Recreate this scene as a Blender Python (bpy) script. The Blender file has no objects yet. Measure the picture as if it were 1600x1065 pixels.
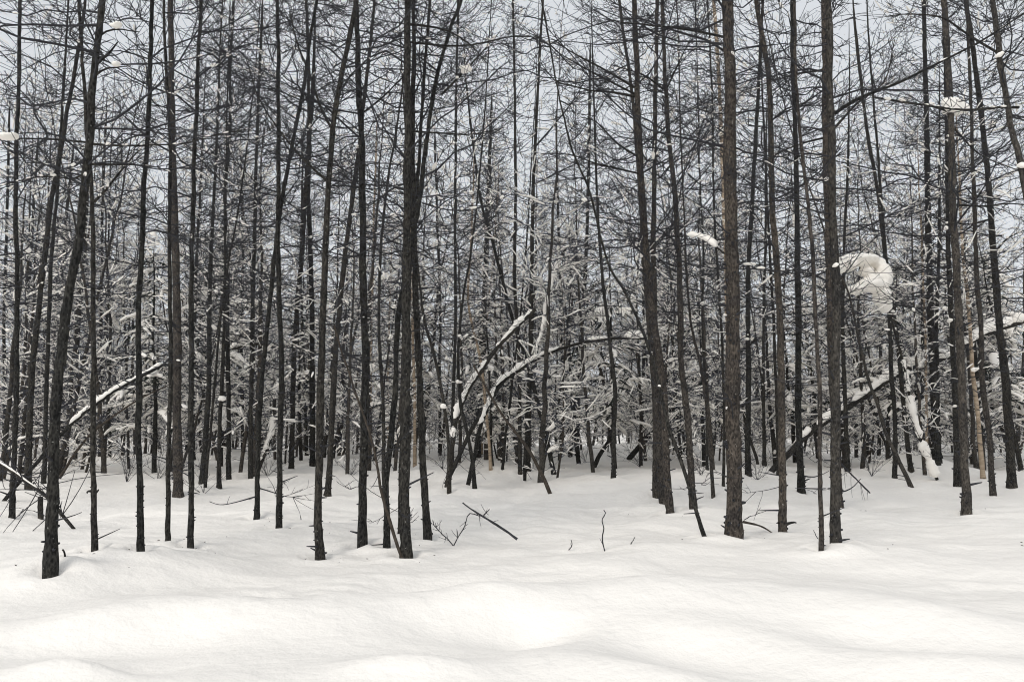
import bpy, math, random
import numpy as np
from mathutils import Vector

R = math.radians
S = bpy.context.scene
C = S.collection
rng = np.random.default_rng(7)
random.seed(7)

# ------------------------------------------------------------------ camera
F_PX = 1333.3                      # focal length in pixels of the 1600 px wide photograph
CAM_Z = 1.45
PITCH = math.atan((655 - 532.5) / F_PX)
cam_d = bpy.data.cameras.new('camera')
cam_d.sensor_width = 36.0
cam_d.lens = 30.0
cam_d.clip_start = 0.1
cam_d.clip_end = 3000.0
cam = bpy.data.objects.new('camera', cam_d)
C.objects.link(cam)
cam.location = (0, 0, CAM_Z)
cam.rotation_euler = (R(90) + PITCH, 0, 0)
S.camera = cam

# ------------------------------------------------------------------ sky, sun, exposure
SUN_AZ, SUN_EL = R(212), R(41)     # from +Y clockwise: behind the camera, to the left
world = bpy.data.worlds.new('World')
S.world = world
world.use_nodes = True
nt = world.node_tree
nt.nodes.clear()
sky = nt.nodes.new('ShaderNodeTexSky')
sky.sky_type = 'NISHITA'
sky.sun_disc = False
sky.sun_elevation = SUN_EL
sky.sun_rotation = SUN_AZ
sky.air_density = 1.0
sky.dust_density = 4.0
sky.ozone_density = 1.0
hs = nt.nodes.new('ShaderNodeHueSaturation')
hs.inputs['Saturation'].default_value = 0.22
bg_a = nt.nodes.new('ShaderNodeBackground')
bg_a.inputs['Strength'].default_value = 0.06
bg_b = nt.nodes.new('ShaderNodeBackground')
bg_b.inputs['Color'].default_value = (0.865, 0.90, 0.945, 1)      # thin even cloud
bg_b.inputs['Strength'].default_value = 0.98
addn = nt.nodes.new('ShaderNodeAddShader')
outw = nt.nodes.new('ShaderNodeOutputWorld')
nt.links.new(sky.outputs[0], hs.inputs['Color'])
nt.links.new(hs.outputs[0], bg_a.inputs['Color'])
nt.links.new(bg_a.outputs[0], addn.inputs[0])
nt.links.new(bg_b.outputs[0], addn.inputs[1])
nt.links.new(addn.outputs[0], outw.inputs['Surface'])

sun_d = bpy.data.lights.new('sun', 'SUN')
sun_d.energy = 1.6
sun_d.angle = R(25)
sun_d.color = (1.0, 0.94, 0.86)
sun = bpy.data.objects.new('sun', sun_d)
C.objects.link(sun)
sdir = Vector((math.sin(SUN_AZ) * math.cos(SUN_EL), math.cos(SUN_AZ) * math.cos(SUN_EL), math.sin(SUN_EL)))
sun.rotation_euler = (-sdir).to_track_quat('-Z', 'Y').to_euler()

S.view_settings.view_transform = 'Standard'
S.view_settings.look = 'None'
S.view_settings.exposure = -0.52
S.view_settings.gamma = 1.0
S.view_settings.use_curve_mapping = False
S.cycles.max_bounces = 8
S.cycles.diffuse_bounces = 6
S.cycles.use_denoising = True
S.cycles.denoiser = 'OPENIMAGEDENOISE'
S.cycles.denoising_input_passes = 'RGB_ALBEDO_NORMAL'
S.cycles.denoising_prefilter = 'ACCURATE'
S.cycles.use_adaptive_sampling = False
S.cycles.sampling_pattern = 'BLUE_NOISE'
S.cycles.pixel_filter_type = 'BLACKMAN_HARRIS'
S.cycles.filter_width = 1.05


# ------------------------------------------------------------------ materials
def new_mat(name):
    m = bpy.data.materials.new(name)
    m.use_nodes = True
    n = m.node_tree.nodes
    b = n['Principled BSDF']
    b.inputs['Specular IOR Level'].default_value = 0.15
    return m, n, m.node_tree.links, b


def ramp(n, stops):
    r = n.new('ShaderNodeValToRGB')
    e = r.color_ramp.elements
    e[0].position, e[0].color = stops[0][0], (*stops[0][1], 1)
    e[1].position, e[1].color = stops[-1][0], (*stops[-1][1], 1)
    for p, c in stops[1:-1]:
        k = e.new(p)
        k.color = (*c, 1)
    return r


def bark_mat(name, dark, mid, light, fleck, fleck_at=0.69, stretch=0.45):
    m, n, l, b = new_mat(name)
    tc = n.new('ShaderNodeTexCoord')
    oi = n.new('ShaderNodeObjectInfo')
    mp = n.new('ShaderNodeMapping')
    mp.inputs['Scale'].default_value = (1, 1, stretch)
    l.new(tc.outputs['Object'], mp.inputs['Vector'])
    v = n.new('ShaderNodeTexVoronoi')
    v.inputs['Scale'].default_value = 55
    l.new(mp.outputs[0], v.inputs['Vector'])
    ns = n.new('ShaderNodeTexNoise')
    ns.inputs['Scale'].default_value = 38
    ns.inputs['Detail'].default_value = 8
    ns.inputs['Roughness'].default_value = 0.7
    l.new(mp.outputs[0], ns.inputs['Vector'])
    mx = n.new('ShaderNodeMath')
    mx.operation = 'MULTIPLY_ADD'
    mx.inputs[1].default_value = 0.45
    l.new(v.outputs['Distance'], mx.inputs[0])
    l.new(ns.outputs['Fac'], mx.inputs[2])
    cr = ramp(n, [(0.40, dark), (0.62, mid), (0.92, light)])
    l.new(mx.outputs[0], cr.inputs['Fac'])
    # blotches of paler and redder bark
    n2 = n.new('ShaderNodeTexNoise')
    n2.inputs['Scale'].default_value = 5
    n2.inputs['Detail'].default_value = 5
    l.new(tc.outputs['Object'], n2.inputs['Vector'])
    r2 = ramp(n, [(0.35, (0.65, 0.65, 0.68)), (0.7, (1.35, 1.28, 1.2))])
    l.new(n2.outputs['Fac'], r2.inputs['Fac'])
    mul = n.new('ShaderNodeMixRGB')
    mul.blend_type = 'MULTIPLY'
    mul.inputs[0].default_value = 1
    l.new(cr.outputs[0], mul.inputs[1])
    l.new(r2.outputs[0], mul.inputs[2])
    # each tree a little different
    rr = ramp(n, [(0.0, (0.78, 0.80, 0.80)), (0.5, (1, 1, 1)), (1.0, (1.22, 1.16, 1.10))])
    l.new(oi.outputs['Random'], rr.inputs['Fac'])
    mul2 = n.new('ShaderNodeMixRGB')
    mul2.blend_type = 'MULTIPLY'
    mul2.inputs[0].default_value = 1
    l.new(mul.outputs[0], mul2.inputs[1])
    l.new(rr.outputs[0], mul2.inputs[2])
    # lichen and snow grains stuck to the scales
    n3 = n.new('ShaderNodeTexNoise')
    n3.inputs['Scale'].default_value = 42
    n3.inputs['Detail'].default_value = 2
    l.new(tc.outputs['Object'], n3.inputs['Vector'])
    r3 = ramp(n, [(fleck_at, (0, 0, 0)), (fleck_at + 0.05, (1, 1, 1))])
    l.new(n3.outputs['Fac'], r3.inputs['Fac'])
    mf = n.new('ShaderNodeMixRGB')
    l.new(r3.outputs[0], mf.inputs[0])
    l.new(mul2.outputs[0], mf.inputs[1])
    mf.inputs[2].default_value = (*fleck, 1)
    l.new(mf.outputs[0], b.inputs['Base Color'])
    b.inputs['Roughness'].default_value = 0.9
    bp = n.new('ShaderNodeBump')
    bp.inputs['Strength'].default_value = 0.9
    bp.inputs['Distance'].default_value = 0.02
    l.new(mx.outputs[0], bp.inputs['Height'])
    l.new(bp.outputs[0], b.inputs['Normal'])
    return m


M = {}
M['bark'] = bark_mat('larch_bark', (0.0065, 0.0067, 0.0067), (0.0175, 0.0176, 0.0168), (0.060, 0.060, 0.056), (0.24, 0.24, 0.225))
M['bark_brown'] = bark_mat('brown_bark', (0.0115, 0.011, 0.0105), (0.034, 0.0317, 0.0295), (0.098, 0.090, 0.082), (0.32, 0.30, 0.27))
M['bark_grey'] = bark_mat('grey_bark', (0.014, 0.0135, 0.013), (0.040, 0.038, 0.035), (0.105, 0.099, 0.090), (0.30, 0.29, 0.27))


def plain(name, col, var=0.35, scale=12, rough=0.85):
    m, n, l, b = new_mat(name)
    tc = n.new('ShaderNodeTexCoord')
    ns = n.new('ShaderNodeTexNoise')
    ns.inputs['Scale'].default_value = scale
    ns.inputs['Detail'].default_value = 4
    l.new(tc.outputs['Object'], ns.inputs['Vector'])
    r = ramp(n, [(0.3, tuple(c * (1 - var) for c in col)), (0.7, tuple(c * (1 + var) for c in col))])
    l.new(ns.outputs['Fac'], r.inputs['Fac'])
    l.new(r.outputs[0], b.inputs['Base Color'])
    b.inputs['Roughness'].default_value = rough
    return m


M['twig'] = plain('larch_twig', (0.042, 0.043, 0.048))
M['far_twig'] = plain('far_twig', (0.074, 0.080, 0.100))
M['needle'] = plain('spruce_needle', (0.020, 0.026, 0.022))
M['wood'] = plain('dead_wood', (0.055, 0.046, 0.038), 0.5, 20)


def birch_mat():
    m, n, l, b = new_mat('birch_bark')
    tc = n.new('ShaderNodeTexCoord')
    mp = n.new('ShaderNodeMapping')
    mp.inputs['Scale'].default_value = (1, 1, 6)
    l.new(tc.outputs['Object'], mp.inputs['Vector'])
    ns = n.new('ShaderNodeTexNoise')
    ns.inputs['Scale'].default_value = 4
    ns.inputs['Detail'].default_value = 5
    l.new(mp.outputs[0], ns.inputs['Vector'])
    r = ramp(n, [(0.30, (0.05, 0.042, 0.036)), (0.40, (0.30, 0.235, 0.17)), (0.75, (0.50, 0.41, 0.31))])
    l.new(ns.outputs['Fac'], r.inputs['Fac'])
    l.new(r.outputs[0], b.inputs['Base Color'])
    b.inputs['Roughness'].default_value = 0.7
    return m


M['birch'] = birch_mat()


def snow_mat(name, ground):
    m, n, l, b = new_mat(name)
    tc = n.new('ShaderNodeTexCoord')
    n1 = n.new('ShaderNodeTexNoise')
    n1.inputs['Scale'].default_value = 6 if ground else 14
    n1.inputs['Detail'].default_value = 4 if ground else 3
    n1.inputs['Roughness'].default_value = 0.6
    l.new(tc.outputs['Object'], n1.inputs['Vector'])
    b.inputs['Roughness'].default_value = 0.65
    b.inputs['Base Color'].default_value = (0.93, 0.90, 0.85, 1)
    b.inputs['Specular IOR Level'].default_value = 0.25
    bp = n.new('ShaderNodeBump')
    bp.inputs['Strength'].default_value = 0.5 if ground else 0.3
    bp.inputs['Distance'].default_value = 0.05 if ground else 0.012
    l.new(n1.outputs['Fac'], bp.inputs['Height'])
    l.new(bp.outputs[0], b.inputs['Normal'])
    return m


M['snow'] = snow_mat('fresh_snow', False)
M['ground'] = snow_mat('snow_cover', True)


# ------------------------------------------------------------------ geometry helpers
def link(name, me, mat, parent=None):
    o = bpy.data.objects.new(name, me)
    C.objects.link(o)
    if mat is not None and not me.materials:
        me.materials.append(mat)
    if parent is not None:
        o.parent = parent
    return o


def mesh_np(name, verts, quads, smooth=True):
    """verts (n,3), quads (m,4); a repeated last index makes a triangle."""
    me = bpy.data.meshes.new(name)
    nv, nq = len(verts), len(quads)
    me.vertices.add(nv)
    me.vertices.foreach_set('co', np.ascontiguousarray(verts, dtype=np.float32).ravel())
    me.loops.add(nq * 4)
    me.loops.foreach_set('vertex_index', np.ascontiguousarray(quads, dtype=np.int32).ravel())
    me.polygons.add(nq)
    me.polygons.foreach_set('loop_start', np.arange(0, nq * 4, 4, dtype=np.int32))
    me.polygons.foreach_set('loop_total', np.full(nq, 4, dtype=np.int32))
    me.polygons.foreach_set('use_smooth', np.full(nq, smooth, dtype=bool))
    me.update(calc_edges=True)
    return me


def norm(a):
    return a / np.maximum(np.linalg.norm(a, axis=-1, keepdims=True), 1e-9)


class Geo:
    """collects tubes and writes them as one mesh"""
    def __init__(self):
        self.v, self.q, self.n = [], [], 0

    def tubes(self, P, rad, sides=3, flat=1.0, jag=0.0):
        """P (M,N,3) centre lines, rad (M,N)"""
        if len(P) == 0:
            return
        Mn, N = P.shape[:2]
        T = np.empty_like(P)
        T[:, 1:-1] = P[:, 2:] - P[:, :-2]
        T[:, 0] = P[:, 1] - P[:, 0]
        T[:, -1] = P[:, -1] - P[:, -2]
        T = norm(T)
        m = norm(T.mean(axis=1))
        ref = np.where(np.abs(m[:, 2:3]) > 0.75, np.array([[1.0, 0, 0]]), np.array([[0, 0, 1.0]]))[:, None, :]
        A = norm(np.cross(T, ref))
        B = np.cross(A, T)
        ang = np.arange(sides) * 2 * np.pi / sides + 0.4
        ca, sa = np.cos(ang), np.sin(ang)
        rr = rad[:, :, None] * np.ones(sides)
        if jag:
            rr = rr * (1 + jag * rng.uniform(-1, 1, rr.shape))
        V = P[:, :, None, :] + rr[..., None] * (ca[:, None] * A[:, :, None, :] + flat * sa[:, None] * B[:, :, None, :])
        idx = np.arange(Mn * N * sides).reshape(Mn, N, sides) + self.n
        a = idx[:, :-1, :]
        b_ = idx[:, 1:, :]
        q = np.stack([a, np.roll(a, -1, 2), np.roll(b_, -1, 2), b_], axis=-1).reshape(-1, 4)
        self.v.append(V.reshape(-1, 3))
        self.q.append(q)
        self.n += Mn * N * sides

    def build(self, name, mat, parent=None, origin=(0, 0, 0), smooth=True):
        me = mesh_np(name, np.concatenate(self.v) - np.asarray(origin), np.concatenate(self.q), smooth)
        return link(name, me, mat, parent)


def smooth_path(pts, n):
    """Catmull-Rom through pts (k,3) at n even steps"""
    p = np.asarray(pts, float)
    if len(p) == 2:
        t = np.linspace(0, 1, n)[:, None]
        return p[0] * (1 - t) + p[1] * t
    d = np.concatenate([[0], np.cumsum(np.linalg.norm(np.diff(p, axis=0), axis=1))])
    tan = np.empty_like(p)
    tan[1:-1] = (p[2:] - p[:-2]) / (d[2:] - d[:-2])[:, None]
    tan[0] = (p[1] - p[0]) / (d[1] - d[0])
    tan[-1] = (p[-1] - p[-2]) / (d[-1] - d[-2])
    s = np.linspace(0, d[-1], n)
    i = np.clip(np.searchsorted(d, s, side='right') - 1, 0, len(p) - 2)
    h = (d[i + 1] - d[i])
    u = ((s - d[i]) / h)[:, None]
    h = h[:, None]
    return ((2 * u**3 - 3 * u**2 + 1) * p[i] + (u**3 - 2 * u**2 + u) * h * tan[i]
            + (-2 * u**3 + 3 * u**2) * p[i + 1] + (u**3 - u**2) * h * tan[i + 1])


# gradient noise -----------------------------------------------------
_perm = np.random.default_rng(3).permutation(512)
_ga = np.random.default_rng(4).uniform(0, 2 * np.pi, 512)


def perlin(x, y):
    x = np.asarray(x, float)
    y = np.asarray(y, float)
    xi, yi = np.floor(x).astype(int), np.floor(y).astype(int)
    xf, yf = x - xi, y - yi

    def g(ix, iy, fx, fy):
        a = _ga[_perm[(_perm[ix & 511] + iy) & 511]]
        return np.cos(a) * fx + np.sin(a) * fy
    u = xf**3 * (xf * (xf * 6 - 15) + 10)
    v = yf**3 * (yf * (yf * 6 - 15) + 10)
    a = g(xi, yi, xf, yf) * (1 - u) + g(xi + 1, yi, xf - 1, yf) * u
    b = g(xi, yi + 1, xf, yf - 1) * (1 - u) + g(xi + 1, yi + 1, xf - 1, yf - 1) * u
    return a * (1 - v) + b * v


# rays through the photograph ----------------------------------------
FW = np.array([0, math.cos(PITCH), math.sin(PITCH)])
UP = np.array([0, -math.sin(PITCH), math.cos(PITCH)])
CP = np.array([0, 0, CAM_Z])


def ray(px, py):
    return FW + np.array([1.0, 0, 0]) * (px - 800) / F_PX + UP * (532.5 - py) / F_PX


def flat_xy(px, py):
    d = ray(px, py)
    t = CAM_Z / -d[2]
    return d[0] * t, d[1] * t


# ------------------------------------------------------------------ the snow ground
# drifts and hollows: where in the picture, height, half-widths across and along, turn
BUMPS = []
for px, py, h, wx, wy, a in [
        (210, 893, 0.16, 1.1, 0.55, 0), (120, 915, 0.10, 0.9, 0.35, 10), (20, 930, 0.05, 0.8, 0.4, 0),
        (330, 968, 0.10, 0.9, 0.35, -12), (150, 985, 0.07, 0.7, 0.30, 10), (60, 1010, -0.06, 0.5, 0.3, 0),
        (240, 1010, -0.06, 0.4, 0.35, 0), (130, 1058, 0.09, 0.40, 0.16, 0), (205, 1052, -0.07, 0.30, 0.25, 0),
        (560, 955, 0.07, 1.0, 0.4, 10), (430, 950, -0.06, 0.5, 0.30, 0), (690, 925, -0.13, 0.55, 0.40, 0),
        (780, 955, 0.10, 0.7, 0.5, -30), (700, 985, -0.05, 0.4, 0.3, 0), (640, 1050, 0.08, 0.45, 0.2, 0),
        (830, 985, -0.11, 0.35, 0.35, 0), (880, 1005, 0.04, 0.4, 0.35, -35), (960, 940, 0.10, 1.2, 0.45, 0),
        (1000, 1060, 0.09, 0.7, 0.30, -30), (1060, 1010, -0.05, 0.5, 0.3, -20), (1200, 950, 0.10, 1.4, 0.7, 0),
        (1290, 1010, 0.05, 1.0, 0.3, -25), (1330, 1055, -0.06, 0.8, 0.3, -15), (1480, 975, 0.10, 0.9, 0.4, -25),
        (1420, 1010, -0.05, 0.7, 0.3, -25), (1560, 1040, 0.06, 0.6, 0.3, 0), (1140, 862, 0.10, 2.0, 0.8, 0),
        (1000, 890, 0.06, 1.4, 0.6, 0), (1440, 900, -0.05, 1.2, 0.6, 0), (400, 880, -0.05, 1.4, 0.8, 0),
        (1432, 738, 0.42, 1.1, 1.4, 0), (545, 705, 0.40, 1.0, 2.0, 0), (1200, 712, 0.45, 1.0, 2.0, 0),
        (1235, 715, 0.25, 0.8, 2.0, 0), (870, 710, 0.30, 1.6, 2.6, 0), (180, 722, 0.25, 2.0, 2.0, 0),
        (330, 715, 0.30, 1.6, 2.4, 0), (720, 705, 0.35, 2.2, 3.0, 0), (1560, 720, 0.25, 2.4, 2.2, 0),
        (40, 712, 0.3, 2.0, 3.0, 0), (1010, 703, 0.3, 2.0, 3.0, 0)]:
    bx, by = flat_xy(px, py)
    BUMPS.append((bx, by, h * (1.25 if py > 900 else 1.2), wx, wy, R(a)))


def height(x, y):
    x = np.asarray(x, float)
    y = np.asarray(y, float)
    h = 0.30 * perlin(x * 0.11 + 3.1, y * 0.11 + 9.2) + 0.16 * perlin(x * 0.33 + 7.7, y * 0.36 + 1.3)
    far = np.clip((y - 5) / 9, 0, 1)
    h = h * (0.25 + 0.75 * far)
    h = h + (0.100 * perlin(x * 0.85 + 1.4, y * 1.05 + 5.5) * (0.45 + 0.9 * far)
             + 0.065 * perlin(x * 2.1 + 11.4, y * 2.5 + 2.5) * (0.12 + 0.95 * far)
             + 0.030 * perlin(x * 5.3, y * 6.1 + 4.0) * (0.06 + 0.94 * far))
    # trampled band
    tr = np.exp(-((y - 7.3 - 0.08 * x) / 0.8) ** 2) * np.clip((1.5 - np.abs(x + 1.6)) / 1.5, 0, 1)
    h = h + 0.07 * tr * perlin(x * 4.1 + 1.0, y * 4.6)
    tr2 = np.exp(-((y - 7.6) / 1.3) ** 2) * np.clip((x - 2.6) / 1.2, 0, 1)
    h = h + 0.026 * tr2 * perlin(x * 3.2 + 7.0, y * 5.6)
    for bx, by, hh, wx, wy, a in BUMPS:
        dx, dy = x - bx, y - by
        u = dx * math.cos(a) + dy * math.sin(a)
        v = -dx * math.sin(a) + dy * math.cos(a)
        h = h + hh * np.exp(-(u / wx) ** 2 - (v / wy) ** 2)
    return h


WELLS = []


def build_ground():
    ys = np.concatenate([np.linspace(-60, 2.4, 24), np.arange(2.5, 14, 0.055), 14 * np.geomspace(1, 75, 170)[1:]])
    t = np.linspace(-1, 1, 281)
    t = np.sign(t) * np.abs(t) ** 1.55
    hw = 16 + 1.25 * np.maximum(ys, 0)
    X = hw[:, None] * t[None, :]
    Y = np.repeat(ys[:, None], len(t), 1)
    Z = height(X, Y)
    Z = Z * np.clip((400 - Y) / 200, 0.05, 1)
    for wx, wy, r in WELLS:
        d = np.sqrt((X - wx) ** 2 + (Y - wy) ** 2)
        Z = Z + np.where(d < 1.2, 0.045 * np.exp(-((d - r - 0.16) / 0.10) ** 2) - 0.09 * np.exp(-(d / (r + 0.06)) ** 2), 0)
    nr, nc = X.shape
    V = np.stack([X, Y, Z], -1).reshape(-1, 3)
    idx = np.arange(nr * nc).reshape(nr, nc)
    q = np.stack([idx[:-1, :-1], idx[:-1, 1:], idx[1:, 1:], idx[1:, :-1]], -1).reshape(-1, 4)
    o = link('ground', mesh_np('ground', V, q), M['ground'])
    o['kind'] = 'structure'
    o['label'] = 'deep untrodden snow with soft drifts in front of and under the trees'


_ts = np.concatenate([np.arange(3.5, 16, 0.01), np.arange(16, 120, 0.05)])


def at_ground(px, py):
    """where the ray through a pixel first meets the snow"""
    d = ray(px, py)
    x, y, z = d[0] * _ts, d[1] * _ts, CAM_Z + d[2] * _ts
    below = z < height(x, y)
    i = int(np.argmax(below)) if below.any() else len(_ts) - 1
    return np.array([x[i], y[i], z[i]])


def at_depth(px, py, Y):
    d = ray(px, py)
    return CP + d * (Y / d[1])


# ------------------------------------------------------------------ growing larches
TW = []                 # side twig lines of the crown grown last


def grow_crown(g, axis_z, axis_xy, r_of, z0, z1, ztop, L0, per_m, nsec, nter, seed, thin=1.0, zvis=99):
    """branches, twigs and spurs round an axis; returns main branch lines for the snow"""
    r = np.random.default_rng(seed)
    n = max(4, int((z1 - z0) * per_m))
    z = z0 + (z1 - z0) * np.sort(r.uniform(0, 1, n) ** 0.85)
    z = np.round(z / 0.36) * 0.36 + r.normal(0, 0.07, n)          # loose whorls
    z = np.clip(z, z0, z1)
    rel = (z - z0) / (ztop - z0)
    bx = np.interp(z, axis_z, axis_xy[:, 0])
    by = np.interp(z, axis_z, axis_xy[:, 1])
    az = r.uniform(0, 2 * np.pi, n)
    prof = np.clip(0.45 + 2.2 * rel, 0, 1) * np.clip(1.15 - rel, 0.12, 1)
    L = L0 * prof * r.uniform(0.45, 1.15, n)
    elev = np.radians(r.normal(3 + 36 * rel, 15))
    curl = r.normal(0.12, 0.20, n)
    N = 8
    s = np.linspace(0, 1, N)
    out = np.stack([np.cos(az), np.sin(az)], -1)
    side = np.stack([-np.sin(az), np.cos(az)], -1)
    sway = r.normal(0, 0.10, (n, 1)) * s ** 2
    wig = np.cumsum(r.normal(0, 0.032, (n, N)), 1)
    wig -= wig[:, :1]
    wz = np.cumsum(r.normal(0, 0.028, (n, N)), 1)
    wz -= wz[:, :1]
    rad_ = (L * np.cos(elev))[:, None] * s
    lat = L[:, None] * (sway + wig)
    P = np.empty((n, N, 3))
    P[..., 0] = bx[:, None] + out[:, :1] * rad_ + side[:, :1] * lat
    P[..., 1] = by[:, None] + out[:, 1:] * rad_ + side[:, 1:] * lat
    P[..., 2] = z[:, None] + L[:, None] * (np.sin(elev)[:, None] * s + curl[:, None] * (s ** 2 - 0.55 * s) + wz)
    r0 = np.clip(0.0068 * L + 0.0028, 0.004, 0.020) * thin
    rad = r0[:, None] * (1 - 0.72 * s) * (1 + r.uniform(-0.12, 0.12, (n, N)))
    g.tubes(P, rad, 3)
    # side twigs
    live = (z < zvis)
    TW[:] = []
    k = nsec
    Pl, Ll, rl = P[live], L[live], r0[live]
    m = len(Pl)
    if m and k:
        ss = r.uniform(0.14, 1.0, (m, k))
        keep = r.uniform(0, 1, (m, k)) < np.clip(Ll[:, None] / (0.75 * L0) + 0.15, 0, 1)
        f = ss * (N - 1)
        i = np.clip(f.astype(int), 0, N - 2)
        u = (f - i)[..., None]
        mi = np.arange(m)[:, None]
        base = Pl[mi, i] * (1 - u) + Pl[mi, i + 1] * u
        T = norm(Pl[mi, i + 1] - Pl[mi, i])
        base, T, s1, LL = base[keep], T[keep], ss[keep], np.repeat(Ll[:, None], k, 1)[keep]
        sd = norm(np.cross(T, np.array([0, 0, 1.0])))
        upv = np.cross(sd, T)
        q = len(base)
        sg = np.where(r.uniform(0, 1, q) < 0.5, 1, -1)
        a = np.radians(r.uniform(28, 80, q))
        phi = np.radians(r.normal(10, 38, q))
        D = (T * np.cos(a)[:, None] + sd * (sg * np.sin(a) * np.cos(phi))[:, None] + upv * (np.sin(a) * np.sin(phi))[:, None])
        l2 = np.clip(LL * r.uniform(0.14, 0.52, q) * (1.15 - 0.6 * s1), 0.08, 1.1)
        n2 = 5
        t = np.linspace(0, 1, n2)
        bend = r.normal(0.34, 0.28, q)[:, None] * T + r.normal(0.06, 0.26, q)[:, None] * np.array([[0, 0, 1.0]])
        w2 = np.cumsum(r.normal(0, 0.028, (q, n2, 3)), 1)
        w2 -= w2[:, :1]
        P2 = base[:, None] + l2[:, None, None] * (D[:, None] * t[:, None] + bend[:, None] * (t ** 2)[:, None] + w2)
        r2 = (0.0042 + 0.0016 * r.uniform(0, 1, q)) * thin
        g.tubes(P2, r2[:, None] * (1 - 0.45 * t) * (1 + r.uniform(-0.25, 0.25, (q, n2))), 3)
        TW.append((P2, l2))
        # short spurs and tips
        if nter > 0:
            kk = int(math.ceil(nter))
            sel = r.uniform(0, 1, (q, kk)) < nter / kk
            s3 = r.uniform(0.15, 1.0, (q, kk))
            f = s3 * (n2 - 1)
            i = np.clip(f.astype(int), 0, n2 - 2)
            u = (f - i)[..., None]
            qi = np.arange(q)[:, None]
            b3 = (P2[qi, i] * (1 - u) + P2[qi, i + 1] * u)[sel]
            T3 = norm(P2[qi, i + 1] - P2[qi, i])[sel]
            l3 = np.repeat(l2[:, None], kk, 1)[sel] * r.uniform(0.14, 0.5, len(b3))
            D3 = norm(T3 + r.normal(0, 0.75, T3.shape))
            t3 = np.linspace(0, 1, 3)
            b3b = r.normal(0, 0.18, T3.shape) + np.array([0, 0, 0.05])
            P3 = b3[:, None] + l3[:, None, None] * (D3[:, None] * t3[:, None] + b3b[:, None] * (t3 ** 2)[:, None])
            r3 = np.full(len(b3), 0.0036) * thin
            g.tubes(P3, r3[:, None] * (1 - 0.4 * t3), 3)
    return P, L, z


def trunk_geo(path, rad, sides=9, rough=0.05):
    g = Geo()
    g.tubes(path[None], rad[None], sides, jag=rough)
    return g


def stubs(g, path, rad, z_lo, z_hi, n, r):
    """broken branch stubs and knots along the lower stem"""
    zs = r.uniform(z_lo, z_hi, n)
    c = np.stack([np.interp(zs, path[:, 2], path[:, k]) for k in range(3)], -1)
    rr = np.interp(zs, path[:, 2], rad)
    az = r.uniform(0, 2 * np.pi, n)
    d = np.stack([np.cos(az), np.sin(az), r.uniform(-0.1, 0.5, n)], -1)
    l = rr * r.uniform(0.15, 0.55, n) + np.where(r.uniform(0, 1, n) < 0.10, r.uniform(0.04, 0.25, n), 0)
    s = np.array([0.80, 1.0, 1.0])
    P = np.stack([c + d * (rr * 0.7)[:, None], c + d * (rr + l * 0.5)[:, None], c + d * (rr + l)[:, None]], 1)
    w = np.clip(rr * 0.2, 0.005, 0.014) * r.uniform(0.7, 1.3, n)
    g.tubes(P, np.stack([w * 1.3, w, w * 0.5], 1), 4)


def snow_on(g, P, r, width, lift=0.6, sides=6, flat=0.8, gap=0.0):
    """snow lying along the upper side of lines P (m,n,3): bumpy and rounded off at the ends"""
    P = np.concatenate([P[:, :1] - 0.12 * (P[:, 1:2] - P[:, :1]), P, P[:, -1:] + 0.12 * (P[:, -1:] - P[:, -2:-1])], 1)
    m, n = P.shape[:2]
    env = np.ones(n)
    env[0] = env[-1] = 0.03
    env[1] = env[-2] = 0.62
    if n > 7:
        env[2] = env[-3] = 0.88
    nz = r.normal(0, 1, (m, n))
    if gap:
        nz = nz - np.where(r.uniform(0, 1, (m, n)) < gap, 2.2, 0)
    for _ in range(2 if n > 12 else 1):
        nz = (np.roll(nz, 1, 1) + 2 * nz + np.roll(nz, -1, 1)) / 4
    w = width[:, None] * env * np.clip(1 + 0.34 * nz, 0.45, 1.6)
    Q = P + np.array([0, 0, 1.0]) * (w * lift)[..., None]
    g.tubes(Q, w, sides, flat=flat, jag=0.05)


def m_all(rise):
    return (rise < 0.45).any()


def lumps_on(g, P, r, size, k=3):
    """short crumbly lumps of snow left here and there along branch lines"""
    rise = np.abs(P[:, -1, 2] - P[:, 0, 2]) / np.linalg.norm(P[:, -1] - P[:, 0], axis=1)
    P = P[rise < 0.45] if m_all(rise) else P      # steep limbs shed their snow
    m, n = P.shape[:2]
    for _ in range(k):
        sel = r.uniform(0, 1, m) < 0.7
        Q = P[sel]
        q = len(Q)
        if not q:
            continue
        f = r.uniform(0.5, n - 1.6, q)
        span = r.uniform(0.15, 0.6, q)
        ii = f[:, None] + span[:, None] * np.linspace(0, 1, 4)
        i = np.clip(ii.astype(int), 0, n - 2)
        u = (ii - i)[..., None]
        qi = np.arange(q)[:, None]
        L = Q[qi, i] * (1 - u) + Q[qi, i + 1] * u
        snow_on(g, L, r, size * r.uniform(0.4, 1.25, q), 0.55, 6, 0.85)


def tag(o, label, cat, group=None):
    o['label'] = label
    o['category'] = cat
    if group:
        o['group'] = group
    return o


def empty(name, loc):
    o = bpy.data.objects.new(name, None)
    C.objects.link(o)
    o.location = loc
    return o


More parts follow.
